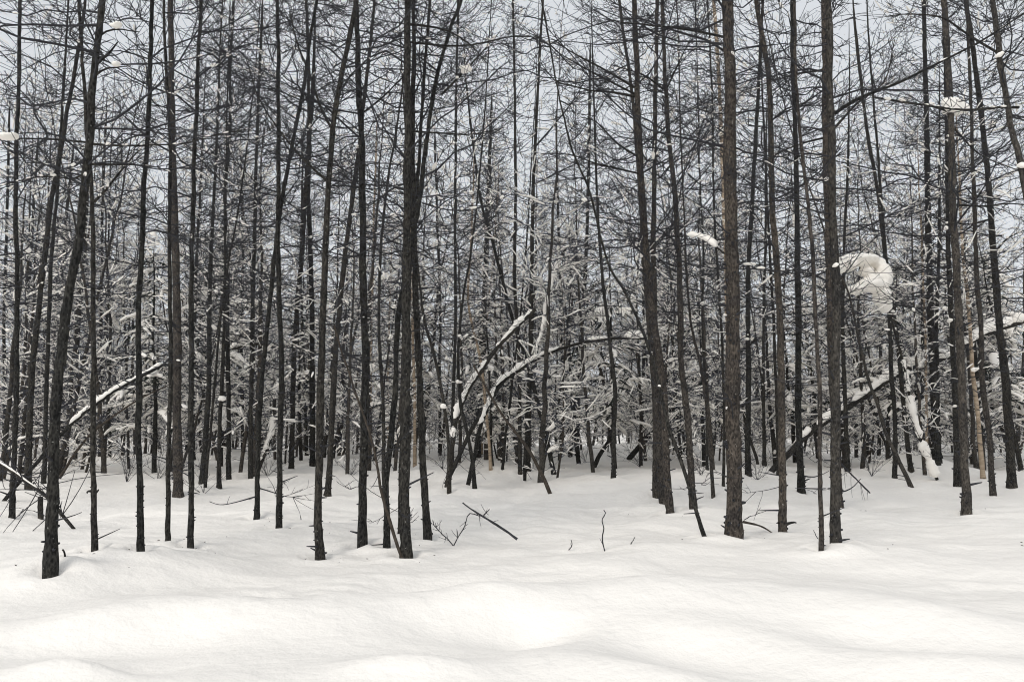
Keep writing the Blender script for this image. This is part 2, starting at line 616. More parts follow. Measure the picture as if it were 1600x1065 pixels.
# ------------------------------------------------------------------ the trees one can tell apart
# id, label, bark, width in px at the snow, width in px at the last point, stem through the picture from the snow up
A, B, G = 'bark', 'bark_brown', 'bark_grey'
TREES = [
 ('t1', 'rough dark larch leaning inward, nearest the viewer at the far left', A, 20, 11,
  [(79, 892), (83, 776), (85, 677), (89, 598), (97, 539), (110, 454), (125, 381), (134, 293), (142, 220), (146, 146), (155, 63), (161, 0)]),
 ('t2', 'slender upright larch closest to the left picture edge', A, 9, 6,
  [(18, 810), (20, 725), (24, 618), (25, 500), (23, 342), (25, 220), (29, 98), (33, 0)]),
 ('t4', 'dark larch rising behind the leaning front larch and bending to its crown', A, 11, 6,
  [(45, 764), (47, 658), (50, 579), (55, 531), (66, 430), (73, 366), (81, 303), (93, 244), (105, 171), (117, 107), (128, 40)]),
 ('t5', 'thin dark larch just left of the leaning front larch, base half hidden', A, 8, 5,
  [(68, 758), (70, 677), (71, 599), (75, 500), (80, 400), (88, 300), (96, 180)]),
 ('t6', 'straight thin larch with two bare side stubs near its base, right of the leaner', A, 10, 5,
  [(146, 865), (146, 776), (144, 721), (147, 618), (147, 500), (146, 410), (145, 342), (143, 283), (137, 220), (133, 150), (128, 63), (127, 0)]),
 ('t7', 'slim dark larch standing on the low drift, snow-topped pole crossing behind it', A, 11, 7,
  [(220, 863), (219, 776), (217, 677), (218, 579), (219, 500), (225, 391), (227, 317), (233, 234), (237, 122), (240, 0)]),
 ('t8', 'thin larch pressed close against the left side of a thick brown larch', A, 8, 5,
  [(262, 851), (264, 776), (264, 721), (265, 677), (268, 579), (268, 500), (267, 380), (266, 244), (262, 120), (259, 20)]),
 ('t9', 'thick brown-grey larch of the left half, its base set back in the snow', B, 16, 10,
  [(278, 776), (277, 677), (277, 579), (277, 488), (275, 366), (272, 268), (269, 195), (267, 122), (265, 0)]),
 ('t10', 'straight thin larch with fine twigs low down, right of the thick brown one', A, 10, 6,
  [(297, 859), (297, 776), (296, 677), (297, 579), (298, 500), (299, 342), (303, 220), (309, 98), (316, 0)]),
 ('t11', 'larch leaning right out of a tight pair of stems, the wider of the pair', A, 10, 5,
  [(316, 753), (323, 658), (327, 579), (327, 500), (330, 400), (336, 280)]),
 ('t11b', 'thin stem of the tight leaning pair, standing a little nearer', A, 5, 3,
  [(320, 764), (327, 690), (334, 610), (340, 540), (352, 430), (370, 330)]),
 ('t12', 'thin larch with a small snow cap on a stub at head height', A, 8, 4,
  [(342, 763), (343, 677), (347, 599), (351, 500), (352, 380)]),
 ('t13', 'upright larch with kinked upper stem, behind the capped thin one', A, 8, 5,
  [(357, 748), (357, 658), (355, 500), (353, 366), (353, 293), (359, 220), (359, 122), (365, 0)]),
 ('t14', 'wavy thin larch far back in front of a snowy bough', A, 7, 4,
  [(380, 706), (378, 599), (376, 520), (378, 400), (376, 300)]),
 ('t15', 'straight thin larch, set back, next to one that bends right', A, 8, 5,
  [(392, 748), (392, 618), (393, 500), (395, 430), (397, 366), (402, 200), (408, 60)]),
 ('t16', 'slim larch swinging up to the right beside a straight one', A, 9, 5,
  [(401, 812), (403, 737), (406, 658), (408, 626), (415, 539), (420, 488), (429, 415), (439, 342), (449, 283), (463, 210), (478, 132), (487, 63), (500, 0)]),
 ('t17', 'straight dark larch with low twigs on its left, second of the near row', A, 10, 6,
  [(436, 827), (437, 737), (438, 658), (439, 579), (436, 500), (435, 420), (434, 342), (435, 195), (434, 73), (432, 0)]),
 ('t18', 'medium larch set back between two nearer stems, slightly tilted', A, 9, 5,
  [(455, 733), (457, 658), (459, 539), (463, 488), (471, 391), (476, 293), (481, 195), (481, 98), (478, 0)]),
 ('t19', 'very thin dark larch behind, bowed to the left', A, 6, 4,
  [(479, 710), (477, 618), (473, 520), (470, 430), (472, 300)]),
 ('t20', 'stout larch directly behind the nearest central-left larch', A, 10, 6,
  [(488, 728), (488, 618), (488, 500), (485, 400), (483, 317), (485, 220), (490, 100)]),
 ('t21', 'near dark larch with knobbly base that forks out left high up', A, 14, 8,
  [(500, 877), (498, 808), (499, 756), (501, 677), (503, 599), (505, 500), (511, 366), (516, 268), (521, 195), (529, 137), (539, 88), (549, 39), (556, 0)]),
 ('t22', 'larch leaning right, set back behind the knobbly-based one', A, 11, 5,
  [(512, 775), (516, 729), (520, 658), (524, 579), (529, 500), (537, 415), (547, 332), (557, 255), (565, 180), (572, 120), (580, 50), (585, 0)]),
 ('t23', 'sturdy black-barked larch left of the cluster of crossing stems', A, 15, 9,
  [(566, 857), (565, 756), (568, 677), (570, 579), (568, 488), (565, 415), (564, 317), (563, 220), (559, 122), (555, 24), (554, 0)]),
 ('t25', 'dark larch that sweeps to the right behind the tallest central trunk', A, 11, 6,
  [(604, 859), (605, 808), (605, 745), (613, 689), (619, 630), (623, 579), (627, 500), (642, 415), (659, 317), (673, 210), (688, 122), (708, 49), (727, 0)]),
 ('t25b', 'thin side stem parting left from the sweeping larch', A, 7, 3,
  [(603, 780), (601, 737), (602, 666), (597, 579), (594, 500), (598, 391), (605, 317), (612, 268), (622, 205), (632, 120)]),
 ('t26', 'thick straight larch at the middle of the crossing stems', A, 18, 11,
  [(636, 869), (635, 776), (635, 658), (635, 579), (635, 488), (636, 293), (637, 146), (638, 0)]),
 ('t28', 'slim larch half hidden behind the thick central trunk', A, 8, 5,
  [(627, 835), (628, 700), (632, 560), (640, 440), (652, 320), (661, 220), (668, 110), (676, 0)]),
 ('t27', 'larch right of the thick central trunk, leaning slightly into it', A, 13, 7,
  [(668, 847), (664, 776), (660, 717), (658, 618), (654, 539), (650, 415), (648, 293), (647, 146), (646, 0)]),
 ('t29', 'thin larch bending away left, paired with a straighter thin stem', A, 7, 4,
  [(702, 766), (701, 697), (696, 650), (688, 603), (676, 547), (664, 508), (655, 450)]),
 ('t29b', 'thin straight larch sharing a footing with the left-bending one', A, 6, 4,
  [(707, 735), (706, 677), (709, 579), (712, 488), (712, 370), (712, 244), (714, 110), (716, 0)]),
 ('t30', 'thin crooked larch beside the pale birch, base swept to the right', A, 7, 3,
  [(741, 762), (737, 717), (729, 674), (719, 630), (716, 560), (722, 480), (735, 400), (745, 320)]),
 ('t32', 'dark larch standing behind the pale birch', A, 10, 5,
  [(747, 714), (749, 638), (752, 560), (754, 500), (757, 460), (760, 391), (764, 280), (768, 180)]),
 ('t33', 'short thin stem right of the pale birch, tilting right', A, 5, 3,
  [(785, 734), (789, 689), (795, 640), (802, 580), (812, 500)]),
 ('t35', 'slim larch, left stem of a close upright pair near the middle', A, 7, 4,
  [(813, 737), (812, 618), (809, 532), (805, 440), (806, 293), (804, 98), (803, 0)]),
 ('t36', 'larch forming the taller stem of the close upright pair in the middle', A, 9, 4,
  [(824, 738), (826, 658), (828, 579), (829, 488), (832, 342), (835, 244), (841, 122), (848, 0)]),
 ('t37', 'long thin larch leaning steeply left across the upright pair', A, 8, 3,
  [(865, 740), (855, 689), (845, 650), (835, 607), (824, 567), (812, 532), (798, 488), (786, 440), (771, 381), (754, 322), (744, 254), (737, 205), (728, 120)]),
 ('t39', 'thin larch joined at the foot to a straighter neighbour, tilting right', A, 7, 4,
  [(891, 713), (895, 658), (903, 579), (908, 530), (914, 450), (918, 380)]),
 ('t40', 'straight larch right of the tilting thin one, beyond the open snow', A, 8, 4,
  [(902, 711), (902, 638), (906, 559), (910, 500), (915, 400), (920, 250), (922, 100)]),
 ('t42', 'lone thin larch standing forward on the snow before the dark back wood', A, 8, 4,
  [(959, 748), (960, 677), (962, 610), (956, 559), (950, 508), (940, 430), (934, 350), (930, 250)]),
 ('t43', 'rear stem of the three-stem larch cluster, thinnest of the three', B, 9, 5,
  [(1024, 773), (1023, 697), (1021, 618), (1015, 539), (1010, 470), (1004, 380), (996, 250), (985, 130), (972, 40)]),
 ('t44', 'middle stem of the three-stem larch cluster', B, 12, 6,
  [(1035, 786), (1031, 697), (1027, 618), (1025, 500), (1022, 400), (1024, 260), (1027, 100), (1028, 0)]),
 ('t44b', 'front stem of the three-stem cluster, with long branches reaching left high up', B, 13, 9,
  [(1048, 804), (1041, 729), (1037, 638), (1031, 559), (1020, 488), (1012, 391), (1005, 293), (999, 195), (994, 98), (990, 0)]),
 ('t45', 'smooth dark stem curving up and left from beside the thickest trunk', A, 7, 3,
  [(1102, 843), (1094, 816), (1084, 784), (1068, 733), (1052, 689), (1041, 654), (1033, 610), (1025, 579), (1013, 539), (1003, 513), (976, 454), (951, 415), (937, 371), (928, 332), (912, 283), (893, 239), (880, 190)]),
 ('t46', 'brown larch between the three-stem cluster and the thickest trunk', B, 12, 6,
  [(1084, 797), (1080, 745), (1076, 677), (1070, 618), (1064, 559), (1062, 500), (1059, 415), (1052, 317), (1042, 210), (1037, 112), (1031, 0)]),
 ('t47', 'thin crooked brown stem left of the thickest trunk', B, 6, 3,
  [(1114, 772), (1110, 717), (1104, 638), (1096, 579), (1084, 528), (1078, 500), (1072, 420), (1068, 330)]),
 ('t48', 'very thin dark larch behind the crooked brown stem', A, 5, 3,
  [(1105, 733), (1104, 620), (1098, 500), (1100, 400), (1096, 300)]),
 ('t49', 'thickest trunk in the wood, scaly brown larch with snow grains on its bark', B, 27, 18,
  [(1147, 840), (1146, 737), (1144, 618), (1144, 488), (1141, 342), (1140, 195), (1140, 98), (1138, 0)]),
 ('t50', 'dark larch just right of the thickest trunk, set back', A, 10, 5,
  [(1170, 741), (1169, 618), (1169, 500), (1170, 430), (1174, 342), (1179, 244), (1186, 122), (1192, 0)]),
 ('t51', 'thin dark larch on the hummock right of the thickest trunk', A, 6, 4,
  [(1194, 729), (1193, 618), (1194, 500), (1196, 380), (1198, 250)]),
 ('t53', 'very slender stem close to the left side of the thickest trunk', A, 5, 3,
  [(1130, 760), (1131, 640), (1128, 520), (1122, 430), (1115, 300), (1112, 180), (1107, 60), (1105, 0)]),
 ('t54', 'grey larch with a crosswise pair of short stubs at its foot', G, 13, 8,
  [(1224, 834), (1224, 756), (1224, 658), (1222, 579), (1220, 500), (1211, 366), (1206, 244), (1202, 132), (1191, 49), (1181, 0)]),
 ('t55', 'dark larch with blackened broken-looking foot, behind the grey one', A, 12, 6,
  [(1253, 772), (1249, 677), (1248, 579), (1249, 500), (1246, 400), (1243, 250), (1238, 100), (1236, 0)]),
 ('t56', 'thin dark larch hugging the grey stubbed larch from behind', A, 6, 4,
  [(1216, 738), (1214, 640), (1209, 500), (1204, 400), (1198, 280)]),
 ('t57', 'slim knotty brown larch standing nearest on the right-hand bank', B, 8, 5,
  [(1283, 860), (1281, 756), (1279, 638), (1276, 559), (1273, 488), (1266, 366), (1256, 268), (1248, 195), (1244, 98), (1241, 0)]),
 ('t58', 'stout grey larch, front of a touching pair, with a long branch rising right', G, 17, 11,
  [(1305, 853), (1305, 737), (1305, 618), (1306, 500), (1305, 430), (1302, 342), (1299, 195), (1295, 98), (1292, 0)]),
 ('t58b', 'brown larch half hidden behind the stout grey one of a touching pair', B, 13, 9,
  [(1311, 794), (1306, 690), (1300, 600), (1296, 500), (1292, 342), (1290, 146), (1286, 0)]),
 ('t59', 'thin larch behind the touching pair, in front of the snowy leaning log', A, 8, 4,
  [(1325, 738), (1322, 640), (1318, 500), (1320, 380), (1326, 250)]),
 ('t60', 'pale brown thin stem leaning left across the snowy log', G, 7, 3,
  [(1422, 758), (1405, 721), (1381, 670), (1370, 630), (1358, 599), (1346, 547), (1337, 500), (1325, 450), (1310, 420)]),
 ('t61', 'dark larch in front of the snow mound, left of a leaning twin', A, 8, 4,
  [(1398, 749), (1398, 658), (1393, 591), (1389, 500), (1384, 400), (1376, 300), (1366, 180)]),
 ('t62', 'dark larch leaning left over the snow mound, its top passing snow clumps', A, 8, 5,
  [(1423, 734), (1413, 658), (1407, 579), (1399, 510), (1393, 464), (1383, 391), (1371, 293), (1356, 210), (1348, 150), (1338, 60)]),
 ('t63', 'straight stout dark larch behind the crest of the snow mound', A, 13, 7,
  [(1462, 726), (1458, 618), (1454, 539), (1452, 470), (1449, 342), (1447, 195), (1444, 49), (1443, 0)]),
 ('t64', 'thinner dark larch touching the stout one behind the mound', A, 8, 4,
  [(1468, 724), (1466, 618), (1464, 500), (1468, 380), (1470, 250)]),
 ('t65', 'dark larch set close behind the near right larch, with a snow cap on a stub', A, 11, 6,
  [(1496, 758), (1494, 658), (1491, 579), (1487, 500), (1482, 400), (1480, 300), (1478, 180)]),
 ('t66', 'near brown-grey larch right of the mound carrying a big snow clump up high', G, 15, 10,
  [(1510, 802), (1506, 697), (1503, 579), (1500, 510), (1495, 415), (1489, 293), (1488, 220), (1483, 122), (1476, 0)]),
 ('t68', 'slim larch beside the pale leaning birch on the right', B, 10, 5,
  [(1551, 776), (1545, 677), (1535, 607), (1531, 500), (1524, 440), (1520, 293), (1517, 195), (1512, 60)]),
 ('t69', 'dark larch curving in from the right edge, closest upright to that edge', A, 14, 7,
  [(1581, 761), (1575, 658), (1569, 579), (1561, 495), (1549, 342), (1537, 220), (1525, 112), (1510, 0)]),
 ('t70', 'larch entering high at the right edge, its foot outside the view', G, 14, 9,
  [(1652, 800), (1640, 600), (1622, 400), (1600, 254), (1586, 205), (1574, 137), (1564, 73), (1553, 0)]),
 ('t80', 'thin dark larch with its foot in the left hollow, behind the straight thin one', A, 6, 4,
  [(118, 718), (120, 640), (122, 560), (128, 450), (136, 330)]),
 ('t81', 'thin back larch between the straight thin larch and the drift larch', A, 6, 4,
  [(156, 714), (156, 600), (158, 480), (160, 330), (165, 200)]),
 ('t82', 'faint thin back larch just left of the drift larch', A, 5, 3,
  [(171, 715), (170, 600), (168, 470), (172, 330)]),
 ('t83', 'back larch close left behind the leaning front larch', A, 8, 5,
  [(97, 714), (96, 620), (92, 520), (98, 400), (112, 260)]),
 ('t84', 'thin dark larch at the very left border, far back', A, 6, 4,
  [(6, 703), (7, 600), (6, 480), (10, 330), (14, 190)]),
 ('t85', 'thin larch just inside the left border beside the slender upright one', A, 6, 4,
  [(37, 712), (38, 610), (42, 500), (50, 380), (58, 240)]),
 ('t86', 'dark back larch in front of the left fallen pole end', A, 7, 4,
  [(302, 718), (301, 620), (303, 500), (308, 380), (315, 250)]),
 ('t87', 'back larch in the gap right of the thin right-hand crossing stem', A, 6, 4,
  [(687, 706), (686, 600), (688, 480), (684, 350), (680, 230)]),
 ('t88', 'tall thin back larch in the clearing right of the leaning thin larch', A, 6, 4,
  [(879, 703), (880, 610), (877, 500), (874, 380), (870, 250)]),
 ('t89', 'thin back larch left of the three-stem cluster', A, 6, 4,
  [(1003, 708), (1004, 620), (1006, 520), (1003, 400), (998, 280)]),
]
END_TREES = [  # stems that stop inside the picture
 ('dead_stem', 'bare dead stem leaning left, propped against the foot of the thick central trunk', 'wood', 6, 3,
  [(628, 871), (615, 831), (597, 768), (585, 697), (570, 650), (552, 599), (534, 547), (522, 508)]),
 ('dead_stem', 'short dead stem slanting out of the snow left of the open middle', 'wood', 7, 3,
  [(859, 769), (843, 733), (828, 705), (808, 677), (790, 655), (768, 620), (740, 570)]),
 ('dead_stem', 'broken dark snag slanting from the snow behind the lone thin larch', 'bark', 8, 6,
  [(929, 728), (938, 708), (947, 695), (956, 681)]),
 ('dead_stem', 'short broken stump beside the leaning front larch on the left', 'bark', 9, 8, [(63, 811), (63, 795), (63, 776)]),
 ('dead_stem', 'tiny dark snag poking from the drift right of the leaning front larch', 'bark', 3, 3, [(102, 876), (101, 866), (98, 858)]),
 ('dead_stem', 'thin dead stem slanting up right across the left trunks', 'wood', 5, 2,
  [(93, 748), (118, 705), (146, 674), (189, 642), (221, 622), (268, 599)]),
]
BIRCHES = [
 ('pale tan birch stem before the dark middle of the wood', 6, 3,
  [(767, 735), (765, 697), (759, 630), (753, 571), (747, 539), (739, 508), (732, 464), (737, 366), (740, 280)]),
 ('thin pale birch seen between the black-barked larch and the sweeping larch', 5, 3,
  [(579, 713), (579, 618), (581, 500), (584, 410), (585, 342), (588, 230)]),
 ('thin pale birch left of the thick central trunk', 4, 3, [(607, 703), (606, 618), (608, 500), (611, 420)]),
 ('pale birch peeping out between the thick central trunk and its neighbour', 6, 4,
  [(648, 726), (648, 618), (646, 500), (644, 400)]),
 ('leaning pale birch on the right with dark bands on its bark', 8, 4,
  [(1536, 750), (1531, 689), (1525, 630), (1518, 579), (1514, 500), (1505, 400), (1500, 300)]),
 ('reddish birch stem rising tight behind the thickest trunk', 8, 6,
  [(1140, 752), (1139, 640), (1136, 450), (1130, 300), (1125, 171), (1120, 73), (1115, 0)]),
 ('thin tan birch left of the stout larch behind the mound', 5, 3,
  [(1449, 722), (1448, 640), (1448, 560), (1444, 460), (1440, 360)]),
 ('slender tan birch branching above the pale stem in the middle', 5, 3,
  [(752, 712), (757, 620), (758, 560), (765, 470), (772, 400), (778, 300)]),
]
# long branches that stand out: tree, thickness px, way through the picture from the stem outward, snow
BRANCHES = [
 ('t49', 4.5, [(1131, 58), (1073, 46), (1010, 39), (961, 32), (925, 14)], 0),
 ('t49', 3.5, [(1132, 396), (1118, 385), (1100, 373), (1080, 369), (1058, 371)], 5.5),
 ('t44b', 4.5, [(994, 138), (945, 110), (895, 85), (866, 66)], 0),
 ('t44b', 4, [(994, 148), (935, 118), (890, 92), (868, 78)], 0),
 ('t44b', 4, [(994, 152), (950, 143), (925, 142), (900, 135), (868, 125), (846, 96)], 0),
 ('t44b', 4, [(1000, 247), (965, 225), (945, 205), (930, 190), (905, 184)], 0),
 ('t44b', 3.5, [(1001, 272), (960, 262), (930, 255), (905, 245), (885, 240), (842, 240)], 0),
 ('t44b', 3, [(1006, 352), (980, 348), (950, 341), (925, 340)], 3),
 ('t46', 3.5, [(1037, 140), (1010, 120), (975, 107), (955, 100)], 0),
 ('t46', 3.5, [(1040, 142), (1062, 95), (1082, 55)], 0),
 ('t46', 3, [(1052, 300), (1075, 255), (1098, 190), (1108, 150)], 0),
 ('t58', 6, [(1304, 178), (1330, 160), (1361, 146), (1410, 127), (1444, 110), (1493, 85), (1542, 59), (1600, 22)], 1.5),
 ('t58b', 4, [(1290, 109), (1244, 116), (1200, 129), (1160, 142)], 0),
 ('t58b', 4, [(1290, 215), (1250, 225), (1215, 240), (1185, 262)], 0),
 ('t58', 4, [(1300, 205), (1340, 160), (1380, 130), (1400, 60)], 0),
 ('t70', 4.5, [(1592, 168), (1560, 168), (1512, 172), (1473, 168), (1420, 161), (1366, 154)], 3),
 ('t70', 4.5, [(1568, 88), (1512, 54), (1473, 27), (1420, 20), (1385, 24)], 0),
 ('t66', 3.5, [(1486, 175), (1450, 165), (1405, 158), (1360, 150)], 4),
 ('t66', 4, [(1495, 320), (1540, 322), (1580, 318), (1620, 325)], 0),
 ('t66', 3.5, [(1490, 200), (1530, 240), (1570, 258), (1610, 270)], 2),
 ('t1', 4, [(143, 223), (110, 220), (73, 217), (0, 215), (-40, 216)], 0),
 ('t1', 4, [(144, 225), (190, 228), (240, 227), (290, 225), (340, 212), (385, 205)], 2.5),
 ('t1', 4, [(139, 268), (118, 280), (80, 275), (40, 280), (0, 290)], 4),
 ('t1', 4, [(141, 257), (190, 257), (240, 260), (270, 270)], 2),
 ('t1', 6, [(151, 100), (162, 90), (172, 82), (186, 66)], 2),
 ('t6', 5, [(147, 316), (165, 297), (190, 267), (222, 232)], 3),
 ('t7', 3, [(237, 100), (280, 95), (330, 85), (390, 70)], 2),
 ('t21', 4.5, [(511, 283), (480, 255), (459, 234), (420, 181), (400, 142), (385, 90)], 0),
 ('t21', 5, [(520, 205), (502, 170), (484, 115), (466, 70), (455, 20)], 0),
 ('t26', 4.5, [(640, 38), (675, 42), (706, 51), (740, 75), (762, 102)], 0),
 ('t26', 4, [(640, 66), (700, 72), (745, 70), (800, 60), (850, 62)], 0),
 ('t26', 3.5, [(640, 205), (690, 208), (740, 210), (790, 200)], 0),
 ('t25', 4, [(690, 148), (720, 118), (750, 85), (782, 50)], 3),
 ('t25', 3, [(659, 317), (690, 326), (712, 330), (761, 322), (800, 304)], 3),
 ('t26', 3, [(632, 75), (590, 65), (560, 70), (520, 60)], 0),
 ('t26', 3, [(632, 245), (600, 200), (560, 120), (545, 90)], 0),
 ('t23', 3.5, [(562, 180), (600, 150), (640, 110), (690, 70)], 0),
 ('t36', 3, [(833, 290), (870, 270), (910, 250), (950, 215)], 0),
 ('t36', 3, [(836, 230), (870, 190), (900, 150), (920, 110)], 0),
 ('t69', 3.5, [(1549, 342), (1515, 350), (1480, 345), (1440, 330)], 2),
 ('t69', 3.5, [(1556, 392), (1575, 372), (1610, 355)], 2),
 ('t54', 3.5, [(1204, 190), (1230, 170), (1260, 160), (1300, 130)], 0),
 ('t54', 6, [(1227, 819), (1234, 817), (1242, 818)], 0),
 ('t54', 5, [(1221, 819), (1216, 816), (1212, 816)], 0),
 ('t6', 5, [(144, 767), (138, 766), (134, 767)], 0),
 ('t6', 5, [(148, 767), (152, 767), (155, 765)], 0),
 ('t16', 2.2, [(404, 762), (425, 768), (448, 776), (471, 775)], 0),
 ('t1', 4, [(149, 118), (165, 107), (182, 105), (205, 101)], 0),
 ('t1', 4, [(156, 56), (170, 47), (185, 45), (215, 50)], 0),
 ('t2', 3, [(24, 404), (35, 398), (48, 396), (64, 392)], 0),
 ('t4', 3, [(71, 388), (85, 384), (97, 383), (112, 378)], 0),
 ('t12', 3, [(346, 630), (350, 628), (356, 627)], 0),
 ('t19', 3, [(476, 592), (482, 587), (492, 586)], 0),
 ('t55', 2.5, [(1255, 743), (1268, 745), (1282, 742), (1295, 736)], 0),
 ('t58b', 2.5, [(1314, 768), (1325, 765), (1338, 755), (1345, 748)], 0),
 ('t1', 3, [(84, 814), (98, 810), (112, 806), (124, 802)], 0),
]

traced = {}
occupied = []


def stem_from_pixels(pts, w0, w1, seed, extend, top_h=None, base=None):
    r = np.random.default_rng(seed)
    b = at_ground(*pts[0]) if base is None else base
    Y0 = b[1]
    lean = r.normal(0, 0.035)
    w = [b]
    for px, py in pts[1:]:
        Y = Y0
        for _ in range(3):
            p = at_depth(px, py, Y)
            Y = Y0 + lean * max(p[2] - b[2], 0)
        w.append(p)
    w = np.array(w)
    m_px = Y0 / F_PX
    r0, r1 = w0 * m_px * 0.455, w1 * m_px * 0.455
    zv = w[-1][2]
    if extend:
        H = max(top_h, zv + 1.2)
        d = norm((w[-1] - w[-2])[None])[0]
        k = 3
        for i in range(1, k + 1):
            f = i / k
            step = (H - zv) / k
            d = norm((d + np.array([0, 0, 0.5]))[None])[0]
            w = np.vstack([w, w[-1] + d * step / max(d[2], 0.5)])
    n = max(8, int(np.linalg.norm(w[-1] - w[0]) / (0.075 if extend and Y0 < 15 else 0.12)))
    n = min(n, 170)
    P = smooth_path(w, n)
    down = np.linspace(-0.35, -0.1, 2)[:, None]
    d0 = norm((P[1] - P[0])[None])[0]
    P = np.vstack([P[0] + d0 * down, P])
    wob = np.cumsum(r.normal(0, 0.0042, P.shape), 0)
    wob -= np.linspace(0, 1, len(P))[:, None] * wob[-1]
    P = P + wob * np.array([1, 1, 0.0]) * 0.7
    z = P[:, 2]
    if extend:
        rad = np.interp(z, [b[2], zv, P[-1, 2]], [r0, r1, 0.008])
    else:
        t = np.linspace(0, 1, len(P))
        rad = r0 + (r1 - r0) * t
    rad = rad * (1 + 0.22 * np.exp(-np.maximum(z - b[2], 0) / 0.12) if extend else 1)
    rad = rad * (1 + r.uniform(-0.05, 0.05, len(rad)) + 0.05 * np.sin(np.cumsum(r.normal(0.35, 0.25, len(rad)))))
    return b, P, rad, zv


def monotone(P):
    """z-sorted copy of a stem for looking things up by height"""
    z = np.maximum.accumulate(P[:, 2] + np.arange(len(P)) * 1e-5)
    return z, P[:, :2]


def crown_shape(sd):
    r = np.random.default_rng(sd)
    z = np.linspace(0, 13, 20)
    xy = np.zeros((20, 2))
    cg = Geo()
    Pm, L, zz = grow_crown(cg, z, xy, None, 2.0, 13, 13, 2.1, 5.6, 12, 1.3, sd, 1.02)
    a = cg.build('crown', M['twig']).data
    sg = Geo()
    T2, l2 = TW[0]
    m = (r.uniform(0, 1, len(l2)) < np.where(T2[:, 2, 2] < 8.0, 0.28, 0.14)) & (l2 > 0.12)
    snow_on(sg, T2[m][:, 2:], r, r.uniform(0.008, 0.024, int(m.sum())), 0.6, 3, 0.9)
    m = (r.uniform(0, 1, len(L)) < np.where(zz < 7, 0.36, 0.07)) & (L > 0.4)
    lumps_on(sg, Pm[m], r, 0.045)
    b_ = sg.build('snow', M['snow']).data
    for o in list(C.objects):
        if o.data is a or o.data is b_:
            bpy.data.objects.remove(o)
    return a, b_


CROWNS = [crown_shape(500 + i) for i in range(6)]
seed = 100
for tid, label, bark, w0, w1, pts in TREES:
    seed += 1
    r = np.random.default_rng(seed)
    base = None
    if tid == 't70':
        base = np.array([*at_depth(1652, 800, 9.5)[:2], 0.0])
        base[2] = float(height(base[0], base[1]))
    b, P, rad, zv = stem_from_pixels(pts, w0, w1, seed, True, 11.5 + r.uniform(0, 3), base)
    b = b.copy()
    Y0 = b[1]
    o = tag(empty('larch_tree', b), label, 'tree', 'bare larches one can tell apart')
    g = trunk_geo(P, rad, 11 if w0 > 8 else 7, 0.085)
    g.build('trunk', M[bark], o, b)
    az, axy = monotone(P)
    ztop = P[-1, 2]
    z_frame = CAM_Z + Y0 * (655 / F_PX) * 1.06 + 0.5
    z0 = b[2] + r.uniform(1.5, 2.3) + (0.4 if w0 > 12 else 0)
    L0 = np.clip(0.9 + 0.09 * w0 * Y0 / 13, 1.3, 2.3) * r.uniform(0.9, 1.15)
    if w0 < 6:
        L0 *= 0.75
    lg = Geo()
    # sparse dead twigs low on the stem, knots and stubs
    grow_crown(lg, az, axy, rad, b[2] + 0.35, z0 + 0.6, ztop, L0 * r.uniform(0.5, 0.9), 2.4, 5, 0.6, seed * 3 + 2, 0.8)
    if w0 >= 7:
        stubs(lg, np.stack([axy[:, 0], axy[:, 1], az], -1), rad, b[2] + 0.05, b[2] + 3.6, int(60 + 40 * r.uniform()), r)
    lo = lg.build('lower_twigs', M['twig'], o, b)
    lo['kind'] = 'stuff'
    if Y0 < 14.3:
        cg = Geo()
        zt = min(ztop, max(z_frame + 1.0, z0 + 3))
        Pm, L, zz = grow_crown(cg, az, axy, rad, z0, zt, ztop, L0 * 1.1, 6.0, 12, 1.3, seed * 3, 0.84 if Y0 < 11 else 0.95, z_frame)
        if zt < ztop - 1:   # the top above the picture, plainer
            grow_crown(cg, az, axy, rad, zt, ztop, ztop, L0 * 0.8, 2.5, 4, 0, seed * 3 + 1, 1.3)
        cg.build('crown', M['twig'], o, b)
        m = (L > 0.5) & (r.uniform(0, 1, len(L)) < 0.16) & (zz < z_frame)
        if m.any():         # snow caught in the crown
            sg = Geo()
            lumps_on(sg, Pm[m], r, 0.021)
            so = sg.build('snow', M['snow'], o, b)
            so['kind'] = 'stuff'
    else:                   # farther crowns come from a few grown shapes, turned and tilted along their own stem
        k = seed % len(CROWNS)
        zr = az - b[2]
        sel = (zr > 1.5) & (zr < 0.8 * (ztop - b[2]))
        fx, fy = np.polyfit(zr[sel], axy[sel, 0] - b[0], 1), np.polyfit(zr[sel], axy[sel, 1] - b[1], 1)
        for me, nm in zip(CROWNS[k], ('crown', 'snow')):
            co = link(nm, me, None, o)
            co.location = (fx[1], fy[1], 0)
            co.rotation_euler = (-math.atan(fy[0]), math.atan(fx[0]), r.uniform(0, 6.28))
            sxy = L0 / 1.9
            co.scale = (sxy, sxy, (ztop - b[2]) / 13.0)
            if nm == 'snow':
                co['kind'] = 'stuff'
    traced[tid] = (o, b, Y0, P, seed)
    occupied.append((b[0], b[1]))
    WELLS.append((b[0], b[1], w0 * Y0 / F_PX / 2))

